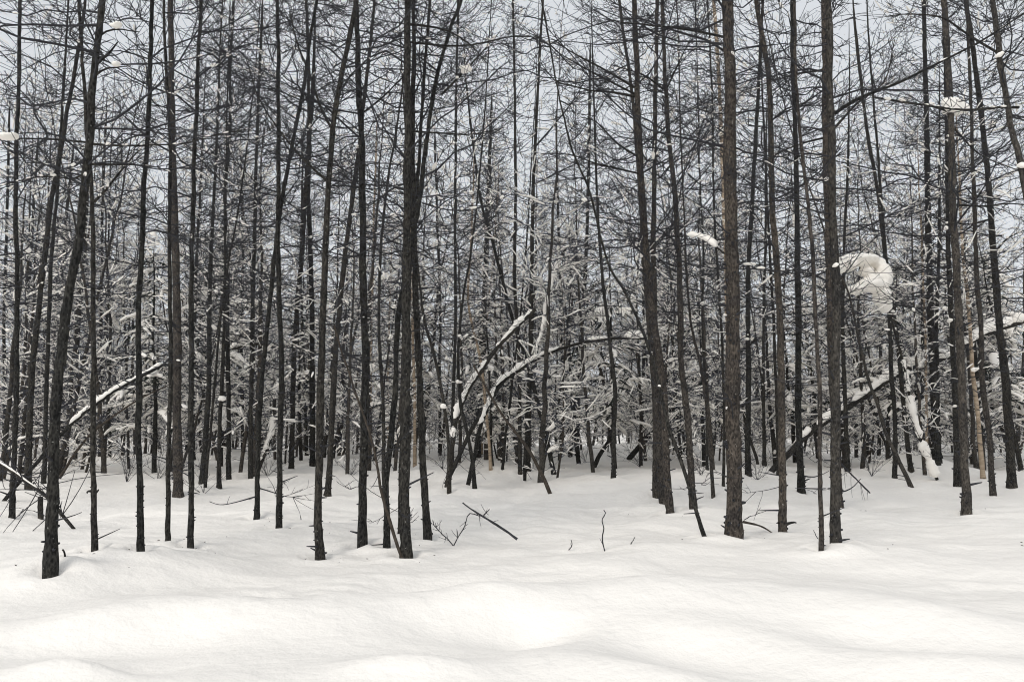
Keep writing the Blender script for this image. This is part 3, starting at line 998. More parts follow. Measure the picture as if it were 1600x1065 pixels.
for tid, w, pts, sn in BRANCHES:
    seed += 1
    r = np.random.default_rng(seed)
    o, b, Y0, P, _ = traced[tid]
    z_at = at_depth(*pts[0], Y0)[2]
    Yb = float(np.interp(z_at, np.maximum.accumulate(P[:, 2]), P[:, 1]))
    dy = r.uniform(-0.10, 0.08)
    W = np.array([at_depth(px, py, Yb * (1 + dy * 0.12 * i)) for i, (px, py) in enumerate(pts)])
    n = max(6, int(np.linalg.norm(W[-1] - W[0]) / 0.12))
    Q = smooth_path(W, n)
    Q = Q + np.cumsum(r.normal(0, 0.004, Q.shape), 0) * np.linspace(0, 1, n)[:, None]
    rad = w * Yb / F_PX / 2 * np.linspace(1.0, 0.35, n) * (1 + r.uniform(-0.1, 0.1, n))
    bg = Geo()
    bg.tubes(Q[None], rad[None], 5)
    br = bg.build('branch', M['bark'] if w > 3 else M['twig'], o, b)
    Ltot = np.linalg.norm(W[-1] - W[0])
    if Ltot > 0.5:      # its twigs
        tg = Geo()
        k = int(Ltot * 15)
        i = r.integers(2, n - 1, k)
        T = norm(Q[i] - Q[i - 1])
        D = norm(T * r.uniform(0.2, 1.0, (k, 1)) + r.normal(0, 0.7, (k, 3)))
        l = r.uniform(0.12, 0.65, k) * (1.1 - i / n * 0.5)
        t = np.linspace(0, 1, 5)
        bend = T * r.normal(0.25, 0.2, (k, 1)) + r.normal(0, 0.14, (k, 3))
        w2 = np.cumsum(r.normal(0, 0.025, (k, 5, 3)), 1)
        P2 = Q[i][:, None] + l[:, None, None] * (D[:, None] * t[:, None] + bend[:, None] * (t ** 2)[:, None] + w2 - w2[:, :1])
        tg.tubes(P2, np.full((k, 5), 0.0048) * (1 - 0.5 * t) * (1 + r.uniform(-0.25, 0.25, (k, 5))), 3)
        j = r.integers(0, k, k * 2)
        jj = r.integers(1, 5, k * 2)
        P3 = P2[j, jj][:, None] + (l[j] * r.uniform(0.15, 0.45, k * 2))[:, None, None] * norm(D[j] + r.normal(0, 0.8, (k * 2, 3)))[:, None] * np.linspace(0, 1, 3)[:, None]
        tg.tubes(P3, np.full((k * 2, 3), 0.0036) * np.array([1, .8, .6]), 3)
        to = tg.build('twigs', M['twig'], br, b)
        to['kind'] = 'stuff'
    if sn:
        sg = Geo()
        if sn > 5:
            a = int(n * 0.25)
            e = max(a + 4, int(n * 0.85))
            snow_on(sg, smooth_path(Q[a:e], 22)[None], r, np.array([sn * Yb / F_PX]), 0.55, 9, 0.8, 0.15)
        else:
            Qs = smooth_path(Q, 12)
            lumps_on(sg, Qs[None], r, sn * Yb / F_PX, 9)
        so = sg.build('snow', M['snow'], br, b)
        so['kind'] = 'stuff'

for nm, label, mat, w0, w1, pts in END_TREES:
    seed += 1
    b, P, rad, zv = stem_from_pixels(pts, w0, w1, seed, False)
    g = trunk_geo(P, rad, 7, 0.09)
    if len(pts) > 5:
        o = tag(empty(nm, b), label, 'dead stem')
        g.build('stem', M[mat], o, b)
        tg = Geo()
        r = np.random.default_rng(seed)
        k = 26
        i = r.integers(6, len(P), k)
        T = norm(P[i] - P[i - 1])
        D = norm(T * 0.5 + r.normal(0, 0.7, (k, 3)))
        t = np.linspace(0, 1, 4)
        l = r.uniform(0.06, 0.4, k)
        P2 = P[i][:, None] + l[:, None, None] * (D[:, None] * t[:, None] + (T * 0.3)[:, None] * (t ** 2)[:, None])
        tg.tubes(P2, np.full((k, 4), 0.005) * (1 - 0.5 * t), 3)
        to = tg.build('twigs', M['twig'], o, b)
        to['kind'] = 'stuff'
    else:
        # closed, ragged top
        g.tubes(P[None, -1:].repeat(2, 1) + np.array([[[0, 0, 0], [0, 0, rad[-1] * 0.5]]]), np.array([[rad[-1], 0.001]]), 7)
        tag(g.build(nm, M[mat], None, b), label, 'stump').location = b

for label, w0, w1, pts in BIRCHES:
    seed += 1
    r = np.random.default_rng(seed)
    b, P, rad, zv = stem_from_pixels(pts, w0, w1, seed, True, 9 + r.uniform(0, 2))
    o = tag(empty('birch_tree', b), label, 'tree', 'pale birches among the larches')
    trunk_geo(P, rad, 8, 0.04).build('trunk', M['birch'], o, b)
    az, axy = monotone(P)
    cg = Geo()
    grow_crown(cg, az, axy, rad, b[2] + 3.0, P[-1, 2], P[-1, 2], 1.0, 4.5, 9, 1.0, seed * 3, 1.1)
    cg.build('crown', M['twig'], o, b)
    occupied.append((b[0], b[1]))
    WELLS.append((b[0], b[1], 0.06))


# ------------------------------------------------------------------ poles and bent stems carrying snow
def snowy_pole(name, label, w0, w1, pts, snow_px, dy, part=(0.0, 1.0), mat='bark', cat='fallen tree', y0=None, lift=0.7, bare=0.12):
    """a stem through the picture, rooted where its first pixel meets the snow; snow_px: snow width at both ends of part"""
    global seed
    seed += 1
    r = np.random.default_rng(seed)
    k = len(pts)
    if y0 is None:
        y0 = at_ground(*pts[0])[1]
    y1 = y0 + dy
    g0 = at_depth(*pts[0], y0)
    gap_ = g0[2] - float(height(g0[0], g0[1]))
    if cat != 'branch' and gap_ > 0.1:      # run the foot on down into the snow
        d0 = np.subtract(pts[0], pts[1])
        stp = gap_ * F_PX / y0 / max(d0[1], 8)
        pts = [(pts[0][0] + d0[0] * stp, pts[0][1] + d0[1] * stp)] + list(pts)
        k += 1
    W = np.array([at_depth(px, py, y0 + dy * i / (k - 1)) for i, (px, py) in enumerate(pts)])
    n = max(12, int(np.linalg.norm(W[-1] - W[0]) / 0.12))
    P = smooth_path(W, n) + np.cumsum(r.normal(0, 0.006, (n, 3)), 0)
    b = W[0].copy()
    b[2] = float(height(b[0], b[1]))
    o = tag(empty(name, b), label, cat)
    m = (y0 + y1) / 2 / F_PX
    rad = np.linspace(w0, w1, n) * m / 2
    trunk_geo(P, rad, 8, 0.10).build('stem', M[mat], o, b)
    tg = Geo()
    q = 60
    i = r.integers(2, n, q)
    T = norm(P[i] - P[i - 1])
    D = norm(T * 0.6 + r.normal(0, 0.7, (q, 3)))
    t = np.linspace(0, 1, 5)
    l = r.uniform(0.15, 0.9, q)
    P2 = P[i][:, None] + l[:, None, None] * (D[:, None] * t[:, None] + r.normal(0, 0.2, (q, 1, 3)) * (t ** 2)[:, None])
    tg.tubes(P2, np.full((q, 5), 0.008) * (1 - 0.5 * t), 3)
    to = tg.build('twigs', M['twig'], o, b)
    to['kind'] = 'stuff'
    # snow lies in unequal stretches with ragged edges
    s0, s1 = snow_px if isinstance(snow_px, tuple) else (snow_px, snow_px)
    sg = Geo()
    c = part[0]
    Lt = np.linalg.norm(np.diff(P, axis=0), axis=1).sum()
    while c < part[1] - 0.02:
        e = min(part[1], c + r.uniform(0.35, 2.2) / Lt)
        nn = max(7, int((e - c) * Lt / 0.05))
        f = np.linspace(c, e, nn) * (n - 1)
        Q = np.stack([np.interp(f, np.arange(n), P[:, j]) for j in range(3)], -1)
        Q[:, 2] += np.interp(f, np.arange(n), rad) * 0.7
        sw = (s0 + (s1 - s0) * np.linspace(c, e, nn)) * m / 2
        nz = r.normal(0, 1, nn)
        n2 = np.interp(np.arange(nn), np.arange(0, nn + 5, 5), r.normal(0, 1, len(np.arange(0, nn + 5, 5))))
        w = sw * np.clip(0.85 + 0.10 * nz + 0.22 * n2, 0.3, 1.5)
        w[0], w[-1] = sw[0] * 0.05, sw[-1] * 0.05
        w[1], w[-2] = sw[1] * 0.5, sw[-2] * 0.5
        Q[:, 0] += r.normal(0, 0.1, nn) * w
        Q[:, 2] += w * lift
        sg.tubes(Q[None], w[None], 9, flat=0.95, jag=0.12)
        c = e + r.uniform(0.0, bare) / Lt * 2
    so = sg.build('snow', M['snow'], o, b)
    so['kind'] = 'stuff'
    return o


snowy_pole('leaning_log', 'broken stem rising right behind the left trunks with snow along its upper half', 6, 5,
           [(62, 716), (91, 682), (122, 654), (170, 618), (213, 593), (252, 571)], 7, 1.0, (0.45, 1.0), y0=16)
snowy_pole('fallen_pole', 'dark pole slanting down right into the snow by the leaning front larch', 5, 5,
           [(116, 826), (80, 785), (40, 755), (0, 727), (-30, 704)], 5, 0.6, (0.4, 1.0))
snowy_pole('leaning_log', 'long snow-laden log rising to the right behind the touching pair of larches', 9, 7,
           [(1236, 706), (1259, 683), (1291, 658), (1330, 630), (1381, 595), (1445, 563), (1484, 555), (1535, 520), (1600, 498)], (11, 18), 2.0, (0.14, 1.0), y0=22)
snowy_pole('leaning_log', 'snow-covered log rising to the thickest trunk from its left', 8, 7,
           [(1012, 684), (1045, 646), (1076, 614), (1127, 575), (1185, 525)], (8, 12), 1.0, (0.25, 1.0), y0=31)
snowy_pole('bent_tree', 'arched stem in the middle with a long level cushion of snow', 7, 4,
           [(716, 714), (745, 650), (785, 592), (843, 557), (879, 544), (930, 531), (958, 527), (1005, 528)], (7, 10), 1.0, (0.45, 1.0), bare=0.4, y0=21)
snowy_pole('bent_tree', 'snow-coated stem curving up right behind the pale birch', 9, 6,
           [(704, 706), (708, 666), (716, 634), (731, 603), (751, 575), (771, 547), (798, 516), (835, 482)], (8, 10), 1.0, (0.2, 1.0), bare=0.3, y0=19)
snowy_pole('bent_tree', 'snow-striped stem leaning right below the curving snow-coated one', 7, 5,
           [(742, 706), (752, 660), (763, 632), (775, 605), (790, 589), (822, 568)], (7, 9), 0.5, (0.4, 1.0), bare=0.3, y0=20)
snowy_pole('bent_tree', 'white snow-plastered upright stem right of the curving one', 6, 4,
           [(822, 702), (826, 620), (836, 560), (848, 510), (857, 465), (868, 420), (884, 385)], (6, 9), 1.0, (0.45, 1.0), lift=0.2, bare=0.5, y0=22)
snowy_pole('bent_tree', 'sapling bowed over and plastered with snow behind the mound', 5, 3,
           [(1456, 731), (1443, 700), (1430, 660), (1422, 620), (1416, 582), (1404, 540), (1393, 500), (1386, 478)], (17, 4), -0.6, (0.0, 0.7), lift=0.15, bare=0.0, y0=20.5)
snowy_pole('snowy_branch', 'snow-topped branch lying level high behind the kinked larch', 4, 4,
           [(352, 548), (380, 540), (405, 537), (435, 542)], 7, 0.2, y0=22, cat='branch')
snowy_pole('leaning_log', 'short snow-coated stem by the slim larch foot, low in the left middle', 7, 5,
           [(415, 704), (424, 680), (428, 655), (432, 620), (440, 590)], 9, 0.2, (0.1, 1.0), bare=0.3, y0=22)

# ------------------------------------------------------------------ heavy clumps of snow lodged in the branches
_ico = None


_tex = bpy.data.textures.new('snow_lumps', 'CLOUDS')
_tex.noise_scale = 0.22
_tex2 = bpy.data.textures.new('snow_crumbs', 'CLOUDS')
_tex2.noise_scale = 0.06


def fused_snow(name, balls, vox, loc, lumps=0.03):
    """ellipsoids (centre, half sizes) melted into one lumpy body"""
    import bmesh
    from mathutils import Matrix
    bm = bmesh.new()
    for c, h in balls:
        mt = Matrix.Translation(Vector(c)) @ Matrix.Diagonal((*h, 1.0))
        bmesh.ops.create_icosphere(bm, subdivisions=3, radius=1.0, matrix=mt)
    me = bpy.data.meshes.new(name)
    bm.to_mesh(me)
    bm.free()
    me.materials.append(M['snow'])
    o = link(name, me, None)
    o.location = loc
    rm = o.modifiers.new('fuse', 'REMESH')
    rm.mode = 'VOXEL'
    rm.voxel_size = vox
    rm.use_smooth_shade = True
    dm = o.modifiers.new('lumps', 'DISPLACE')
    dm.texture = _tex
    dm.texture_coords = 'GLOBAL'
    dm.strength = lumps
    dm.mid_level = 0.5
    sm = o.modifiers.new('soften', 'SMOOTH')
    sm.iterations = 6
    d2 = o.modifiers.new('crumbs', 'DISPLACE')
    d2.texture = _tex2
    d2.texture_coords = 'GLOBAL'
    d2.strength = lumps * 0.3
    return o


def clump_balls(r, lobes, sx, sz):
    bl = [((0, 0, 0), (sx * 0.62, sx * 0.5, sz * 0.72))]
    for k in range(lobes + 1):
        a = r.uniform(0, 6.28)
        bl.append(((math.cos(a) * sx * r.uniform(0.3, 0.62), math.sin(a) * sx * 0.4, sz * r.uniform(-0.35, 0.35)),
                   (sx * r.uniform(0.24, 0.42), sx * r.uniform(0.25, 0.4), sz * r.uniform(0.35, 0.62))))
    return bl


CLUMPS = [  # label, centre, half width and half height in px, the tree that carries it, lobes
 ('big snow clump wrapped round the near right larch high up', 1491, 165, 27, 19, 't66', 5),
 ('snow clump on the branch at the left border', 12, 213, 28, 7, 't1', 3),
 ('small snow ball hanging right of the leaning front larch top', 181, 100, 11, 6, 't1', 3),
 ('snow lump high beside the top of the leaning front larch', 182, 40, 14, 6, 't1', 3),
 ('snow clump on the slanting branch high in the middle', 729, 108, 15, 8, 't25', 3),
 ('round snow ball in twigs left of the leaning front larch', 45, 391, 7, 6, 't2', 2),
 ('round snow ball in twigs just beside the leaning front larch', 95, 378, 7, 6, 't4', 2),
 ('snow lump at a branch fork on the leaning front larch', 133, 272, 5, 6, 't1', 2),
 ('snow cap on a stub of the capped thin larch', 347, 622, 8, 6, 't12', 3),
 ('snow tuft on the bark of the thickest trunk', 1135, 637, 3, 4, 't49', 2),
 ('snow clump near the slim larch at the left, mid height', 168, 289, 5, 4, 't6', 2),
 ('snow clump hanging at the right border under a branch', 1597, 258, 10, 7, 't70', 2),
 ('snow cap on a stub of the larch behind the near right one', 1492, 634, 6, 3, 't65', 2),
 ('small white clump on the far side of the straight central stems', 475, 582, 11, 6, 't19', 3),
 ('snow clump near the top of the curving right edge larch', 1562, 86, 9, 7, 't70', 2),
 ('snow pillow in the back twigs right of the sweeping larch', 692, 634, 7, 6, 't29', 2),
 ('snow knot where the curving dark stem crosses the cluster', 1030, 602, 4, 3, 't45', 2),
 ('snow clot at the foot of the steeply leaning thin larch', 866, 750, 7, 11, 't37', 3),
]
for label, px, py, hw, hh, tid, lobes in CLUMPS:
    seed += 1
    r = np.random.default_rng(seed)
    _, tb, Y0, TP, _ = traced[tid]
    zt_ = at_depth(px, py, Y0)[2]
    Y = float(np.interp(zt_, np.maximum.accumulate(TP[:, 2]), TP[:, 1])) - 0.05
    p = at_depth(px, py, Y)
    sx, sz = hw * Y / F_PX, hh * Y / F_PX
    o = fused_snow('snow_clump', clump_balls(r, lobes, sx, sz), max(sx / 14, 0.008), p, sz * 0.35)
    tag(o, label, 'snow clump')
cY = 18.3
cb = at_depth(1350, 440, cY)
balls = []
for px, py, hw, hh in [(1322, 412, 14, 14), (1345, 407, 26, 9), (1370, 412, 14, 10), (1376, 432, 11, 22), (1312, 420, 8, 9),
                       (1352, 424, 9, 8), (1358, 446, 24, 11), (1338, 452, 14, 7), (1374, 464, 12, 14), (1383, 476, 8, 12), (1362, 438, 14, 10)]:
    p = at_depth(px, py, cY) - cb
    k = cY / F_PX
    balls.append(((p[0], random.uniform(-0.12, 0.12), p[2]), (hw * k, 0.25 + hw * k * 0.4, hh * k)))
tag(fused_snow('snow_clump', balls, 0.022, cb, 0.10), 'huge snow cushion with a dark hollow, lodged right of the touching larch pair', 'snow clump')


# ------------------------------------------------------------------ spruces bowed under snow
def spruce(seed, H, Lb):
    r = np.random.default_rng(seed)
    o = empty('snowy_spruce', (0, 0, 0))
    n = 26
    z = np.linspace(-0.4, H, n)
    P = np.stack([np.cumsum(r.normal(0, 0.012, n)), np.cumsum(r.normal(0, 0.012, n)), z], -1)
    trunk_geo(P, np.linspace(0.016 * H / 2 + 0.02, 0.01, n), 7, 0.06).build('trunk', M['bark'], o)
    nb = int(H * 8)
    zb = r.uniform(1.3, H * 0.98, nb)
    az = r.uniform(0, 2 * np.pi, nb)
    L = Lb * (1.08 - zb / H) ** 0.75 * r.uniform(0.55, 1.15, nb)
    N = 8
    s = np.linspace(0, 1, N)
    droop = r.uniform(0.10, 0.6, nb)
    Q = np.empty((nb, N, 3))
    Q[..., 0] = np.interp(zb, z, P[:, 0])[:, None] + np.cos(az)[:, None] * L[:, None] * s
    Q[..., 1] = np.interp(zb, z, P[:, 1])[:, None] + np.sin(az)[:, None] * L[:, None] * s
    Q[..., 2] = zb[:, None] + L[:, None] * (0.22 * s - droop[:, None] * s ** 2) + r.normal(0, 0.015, (nb, N))
    bgm = Geo()
    bgm.tubes(Q, 0.012 * (1 - 0.7 * s)[None] * np.ones((nb, 1)), 3)
    # needled side shoots
    k = 16
    i = r.integers(1, N, (nb, k))
    base = Q[np.arange(nb)[:, None], i].reshape(-1, 3)
    T = norm(Q[np.arange(nb)[:, None], i] - Q[np.arange(nb)[:, None], i - 1]).reshape(-1, 3)
    sd = norm(np.cross(T, np.array([0, 0, 1.0])))
    q = len(base)
    sg_ = np.where(r.uniform(0, 1, q) < 0.5, 1, -1)[:, None]
    D = norm(T * 0.7 + sd * sg_ * r.uniform(0.4, 1.1, (q, 1)) + np.array([0, 0, -1.0]) * r.uniform(0.0, 0.55, (q, 1)))
    l = r.uniform(0.12, 0.40, q) * np.repeat(np.clip(L, 0.4, 1.3), k)
    t = np.linspace(0, 1, 4)
    P2 = base[:, None] + l[:, None, None] * (D[:, None] * t[:, None] + np.array([0, 0, -0.22]) * (t ** 2)[:, None])
    bgm.tubes(P2, 0.017 * (1 - 0.65 * t)[None] * r.uniform(0.6, 1.3, (q, 1)), 3, jag=0.3)
    bgm.build('crown', M['needle'], o)
    # snow: long pads on the boughs and smaller ones on the shoots
    sg = Geo()
    m = r.uniform(0, 1, nb) < 0.6
    wd = np.clip(L * r.uniform(0.03, 0.12, nb), 0.02, 0.16)
    snow_on(sg, Q[m][:, 2:], r, wd[m], 0.45, 7, 0.62, 0.12)
    m2 = r.uniform(0, 1, q) < 0.30
    snow_on(sg, P2[m2], r, np.clip(l[m2] * 0.16, 0.015, 0.06), 0.5, 5, 0.7)
    so = sg.build('snow', M['snow'], o)
    so['kind'] = 'stuff'
    return o


def copy_tree(o):
    c = o.copy()
    C.objects.link(c)
    for ch in list(o.children):
        d = ch.copy()
        C.objects.link(d)
        d.parent = c
    return c


SPR = [  # centre of foot in px across, distance, height, variant, label
 (1436, 27.0, 8.2, 0, 'snow-bowed spruce with long white boughs behind the stout mound larch'),
 (1385, 24.0, 5.2, 1, 'snow-laden young spruce left behind the bowed sapling'),
 (1532, 27.5, 7.2, 2, 'snowy spruce between the near right larch and the curving edge larch'),
 (1590, 26.0, 7.0, 3, 'snowy spruce standing at the right border'),
 (1240, 30.0, 7.0, 1, 'snowy spruce deep behind the grey stubbed larch'),
 (1100, 27.0, 6.0, 2, 'snowy spruce left behind the thickest trunk'),
 (960, 26.0, 6.8, 0, 'snowy spruce behind the lone thin larch in the middle'),
 (905, 29.5, 7.6, 3, 'tall snowy spruce behind the tilting pair beyond the open snow'),
 (770, 27.0, 5.6, 2, 'snowy spruce behind the pale middle birch'),
 (470, 27.5, 5.4, 1, 'snowy spruce behind the straight row left of the middle'),
 (345, 26.0, 7.2, 0, 'tall snowy spruce behind the kinked upper-stem larch'),
 (245, 22.5, 6.2, 3, 'snowy spruce behind the thick brown-grey larch'),
 (1310, 29.0, 7.4, 2, 'tall snowy spruce showing behind the touching larch pair'),
 (615, 30.0, 6.4, 1, 'snowy spruce seen through the crossing central stems'),
 (1030, 31.0, 7.4, 3, 'snowy spruce behind the three-stem cluster'),
 (295, 33.0, 7.8, 1, 'distant snowy spruce over the straight thin larch'),
]
proto = [spruce(900 + i, h, l) for i, (h, l) in enumerate([(6.5, 1.9), (5.5, 1.6), (6.0, 1.7), (7.0, 1.9)])]
used = set()
PH = [6.5, 5.5, 6.0, 7.0]
for i, (px, Y, H, v, label) in enumerate(SPR):
    o = proto[v] if v not in used else copy_tree(proto[v])
    used.add(v)
    x = (px - 800) / F_PX * Y * math.cos(PITCH)
    o.location = (x, Y, float(height(x, Y)))
    o.rotation_euler = (R(random.uniform(-6, 6)), R(random.uniform(-6, 6)), random.uniform(0, 6.28))
    s = H / PH[v]
    o.scale = (s * 1.05, s * 1.05, s)
    tag(o, label, 'tree', 'spruces bowed under snow')
    occupied.append((x, Y))


# ------------------------------------------------------------------ the crowded rows behind
def back_larch(seed, H, r0, bend):
    r = np.random.default_rng(seed)
    o = empty('back_larch', (0, 0, 0))
    n = 30
    z = np.linspace(-0.4, H, n)
    t = np.linspace(0, 1, n)
    P = np.stack([bend * t ** 2 + np.cumsum(r.normal(0, 0.022, n)), bend * 0.5 * np.sin(3 * t) + np.cumsum(r.normal(0, 0.022, n)), z], -1)
    rad = r0 * (1 - t) ** 1.45 + 0.006
    trunk_geo(P, rad, 6, 0.07).build('trunk', M['bark_grey'], o)  # paler bark on the back rows: distance haze put into the trunk colour
    cg = Geo()
    Pm, L, zz = grow_crown(cg, z, P[:, :2], rad, r.uniform(2.0, 3.0), H, H, r.uniform(1.7, 2.2), 5.2, 12, 1.4, seed, 1.15)
    T2, l2 = TW[0]
    Pl, Ll, zl = grow_crown(cg, z, P[:, :2], rad, 0.25, 3.0, H, 2.0, 8.5, 9, 1.0, seed + 1, 1.2)
    T2, l2 = np.concatenate([T2, TW[0][0]]), np.concatenate([l2, TW[0][1]])
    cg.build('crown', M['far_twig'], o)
    sg = Geo()
    m = (r.uniform(0, 1, len(l2)) < np.where(T2[:, 2, 2] < 8.5, 0.50, 0.34)) & (l2 > 0.12)
    snow_on(sg, T2[m][:, 2:], r, r.uniform(0.009, 0.030, int(m.sum())), 0.6, 3, 0.9)
    Pa, La, za = np.concatenate([Pm, Pl]), np.concatenate([L, Ll]), np.concatenate([zz, zl])
    m = (r.uniform(0, 1, len(La)) < np.where(za < 8.5, 0.75, 0.36)) & (La > 0.3)
    a0 = 2
    snow_on(sg, Pa[m][:, a0:a0 + 4], r, r.uniform(0.018, 0.055, int(m.sum())), 0.6, 5, 0.8, 0.2)
    so = sg.build('snow', M['snow'], o)
    so['kind'] = 'stuff'
    return o


BV = [back_larch(2000 + 10 * i, h, rr, bd) for i, (h, rr, bd) in enumerate([
    (12.5, 0.07, 0.4), (13.5, 0.08, -0.5), (10.5, 0.05, 1.1), (14, 0.075, 0.2), (11, 0.045, -1.3),
    (13, 0.06, 0.6), (9.0, 0.04, -0.8), (12.8, 0.085, 0.3)])]
MARKS = [(0, 'left picture edge'), (79, 'leaning front larch'), (146, 'straight stubbed larch'), (220, 'larch on the low drift'),
         (278, 'thick brown-grey larch'), (357, 'kinked upright larch'), (436, 'straight twiggy larch'), (500, 'knobbly-based larch'),
         (566, 'black-barked larch'), (636, 'thick central trunk'), (702, 'left-bending thin larch'), (767, 'pale middle birch'),
         (824, 'close upright pair'), (902, 'tilting thin pair'), (959, 'lone thin larch'), (1048, 'three-stem cluster'),
         (1147, 'thickest trunk'), (1224, 'grey stubbed larch'), (1305, 'touching larch pair'), (1398, 'leaning twin larches'),
         (1462, 'stout mound larch'), (1510, 'clump-bearing near larch'), (1581, 'curving edge larch')]
ORD = ['first', 'second', 'third', 'fourth', 'fifth', 'sixth', 'seventh', 'eighth', 'ninth', 'tenth', 'eleventh', 'twelfth',
       'thirteenth', 'fourteenth', 'fifteenth', 'sixteenth', 'seventeenth', 'eighteenth', 'nineteenth', 'twentieth']
first = set()
for y0, y1, num, adj, row in [(21, 27, 34, 'slim dark', 'front'), (27, 34, 78, 'slender', 'middle'), (34, 46, 150, 'thin', 'rear')]:
    spots = []
    tries = 0
    while len(spots) < num and tries < 8000:
        tries += 1
        Y = math.sqrt(random.uniform(y0 ** 2, y1 ** 2))
        x = random.uniform(-0.597, 0.597) * Y
        if any((x - a) ** 2 + (Y - b_) ** 2 < 0.7 ** 2 for a, b_ in occupied):
            continue
        occupied.append((x, Y))
        spots.append((800 + x / Y * F_PX, x, Y))
    count = {}
    for px, x, Y in sorted(spots):
        mk = [m for m in MARKS if m[0] <= px][-1][1]
        count[mk] = count.get(mk, 0) + 1
        label = '%s %s larch rightward from the %s, %s back row' % (ORD[min(count[mk], 20) - 1], adj, mk, row)
        v = random.randrange(len(BV))
        o = copy_tree(BV[v]) if v in first else BV[v]
        first.add(v)
        o.location = (x, Y, float(height(x, Y)))
        o.rotation_euler = (R(random.gauss(0, 3.5)), R(random.gauss(0, 4.2)), random.uniform(0, 6.28))
        s = random.uniform(0.72, 1.12) * (0.88 if row == 'rear' else 1.0)
        w = s * random.uniform(0.8, 1.2)
        o.scale = (w, w, s)
        tag(o, label, 'tree', 'crowded larches of the rows behind')


# ------------------------------------------------------------------ the far wood: one mass, too dense to count
def far_wood():
    r = np.random.default_rng(77)
    n = 800
    Y = np.sqrt(r.uniform(46 ** 2, 110 ** 2, n))
    sc = r.uniform(0.42, 0.80, n)
    k = 750                                     # saplings and brush filling the gaps low down
    Y = np.concatenate([Y, np.sqrt(r.uniform(33 ** 2, 80 ** 2, k))])
    sc = np.concatenate([sc, r.uniform(0.16, 0.36, k)])
    X = r.uniform(-0.72, 0.72, n + k) * Y
    f = 300                                     # the wood goes on past both sides of the view
    Yf = np.sqrt(r.uniform(13 ** 2, 75 ** 2, f))
    Xf = np.where(r.uniform(0, 1, f) < 0.5, -1, 1) * (0.66 * Yf + r.uniform(1.2, 26, f))
    X, Y, sc = np.concatenate([X, Xf]), np.concatenate([Y, Yf]), np.concatenate([sc, r.uniform(0.7, 1.05, f)])
    me = bpy.data.meshes.new('far_wood')
    me.from_pydata(np.stack([X, Y, height(X, Y)], -1).tolist(), [], [])
    me.attributes.new('tree_size', 'FLOAT', 'POINT').data.foreach_set('value', sc.astype(np.float32))
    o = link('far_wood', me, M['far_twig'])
    o['kind'] = 'stuff'
    o['label'] = 'far wood of leafless larches reading as one dark twiggy mass'
    o['category'] = 'wood'
    ng = bpy.data.node_groups.new('far_wood', 'GeometryNodeTree')
    ng.interface.new_socket('Geometry', in_out='INPUT', socket_type='NodeSocketGeometry')
    ng.interface.new_socket('Geometry', in_out='OUTPUT', socket_type='NodeSocketGeometry')
    N, K = ng.nodes, ng.links
    gi, go = N.new('NodeGroupInput'), N.new('NodeGroupOutput')
    g2i = N.new('GeometryNodeGeometryToInstance')
    for t in BV[:6]:
        j = N.new('GeometryNodeJoinGeometry')
        for ch in t.children:
            oi = N.new('GeometryNodeObjectInfo')
            oi.transform_space = 'ORIGINAL'
            oi.inputs['Object'].default_value = ch
            K.new(oi.outputs['Geometry'], j.inputs[0])
        q = N.new('GeometryNodeGeometryToInstance')
        K.new(j.outputs[0], q.inputs[0])
        K.new(q.outputs[0], g2i.inputs[0])
    # one list of instances: join them without merging
    jall = N.new('GeometryNodeJoinGeometry')
    for nd in [x for x in N if x.bl_idname == 'GeometryNodeGeometryToInstance' and x is not g2i]:
        K.new(nd.outputs[0], jall.inputs[0])
    N.remove(g2i)
    ip = N.new('GeometryNodeInstanceOnPoints')
    ip.inputs['Pick Instance'].default_value = True
    ri = N.new('FunctionNodeRandomValue')
    ri.data_type = 'INT'
    ri.inputs[4].default_value, ri.inputs[5].default_value = 0, 5
    rv = N.new('FunctionNodeRandomValue')
    rv.data_type = 'FLOAT_VECTOR'
    rv.inputs[0].default_value, rv.inputs[1].default_value = (-0.07, -0.07, 0), (0.07, 0.07, 6.28)
    rs = N.new('GeometryNodeInputNamedAttribute')
    rs.data_type = 'FLOAT'
    rs.inputs[0].default_value = 'tree_size'
    K.new(gi.outputs[0], ip.inputs['Points'])
    K.new(jall.outputs[0], ip.inputs['Instance'])
    K.new(ri.outputs[2], ip.inputs['Instance Index'])
    K.new(rv.outputs[0], ip.inputs['Rotation'])
    K.new(rs.outputs[0], ip.inputs['Scale'])
    K.new(ip.outputs[0], go.inputs[0])
    md = o.modifiers.new('far_wood', 'NODES')
    md.node_group = ng


far_wood()


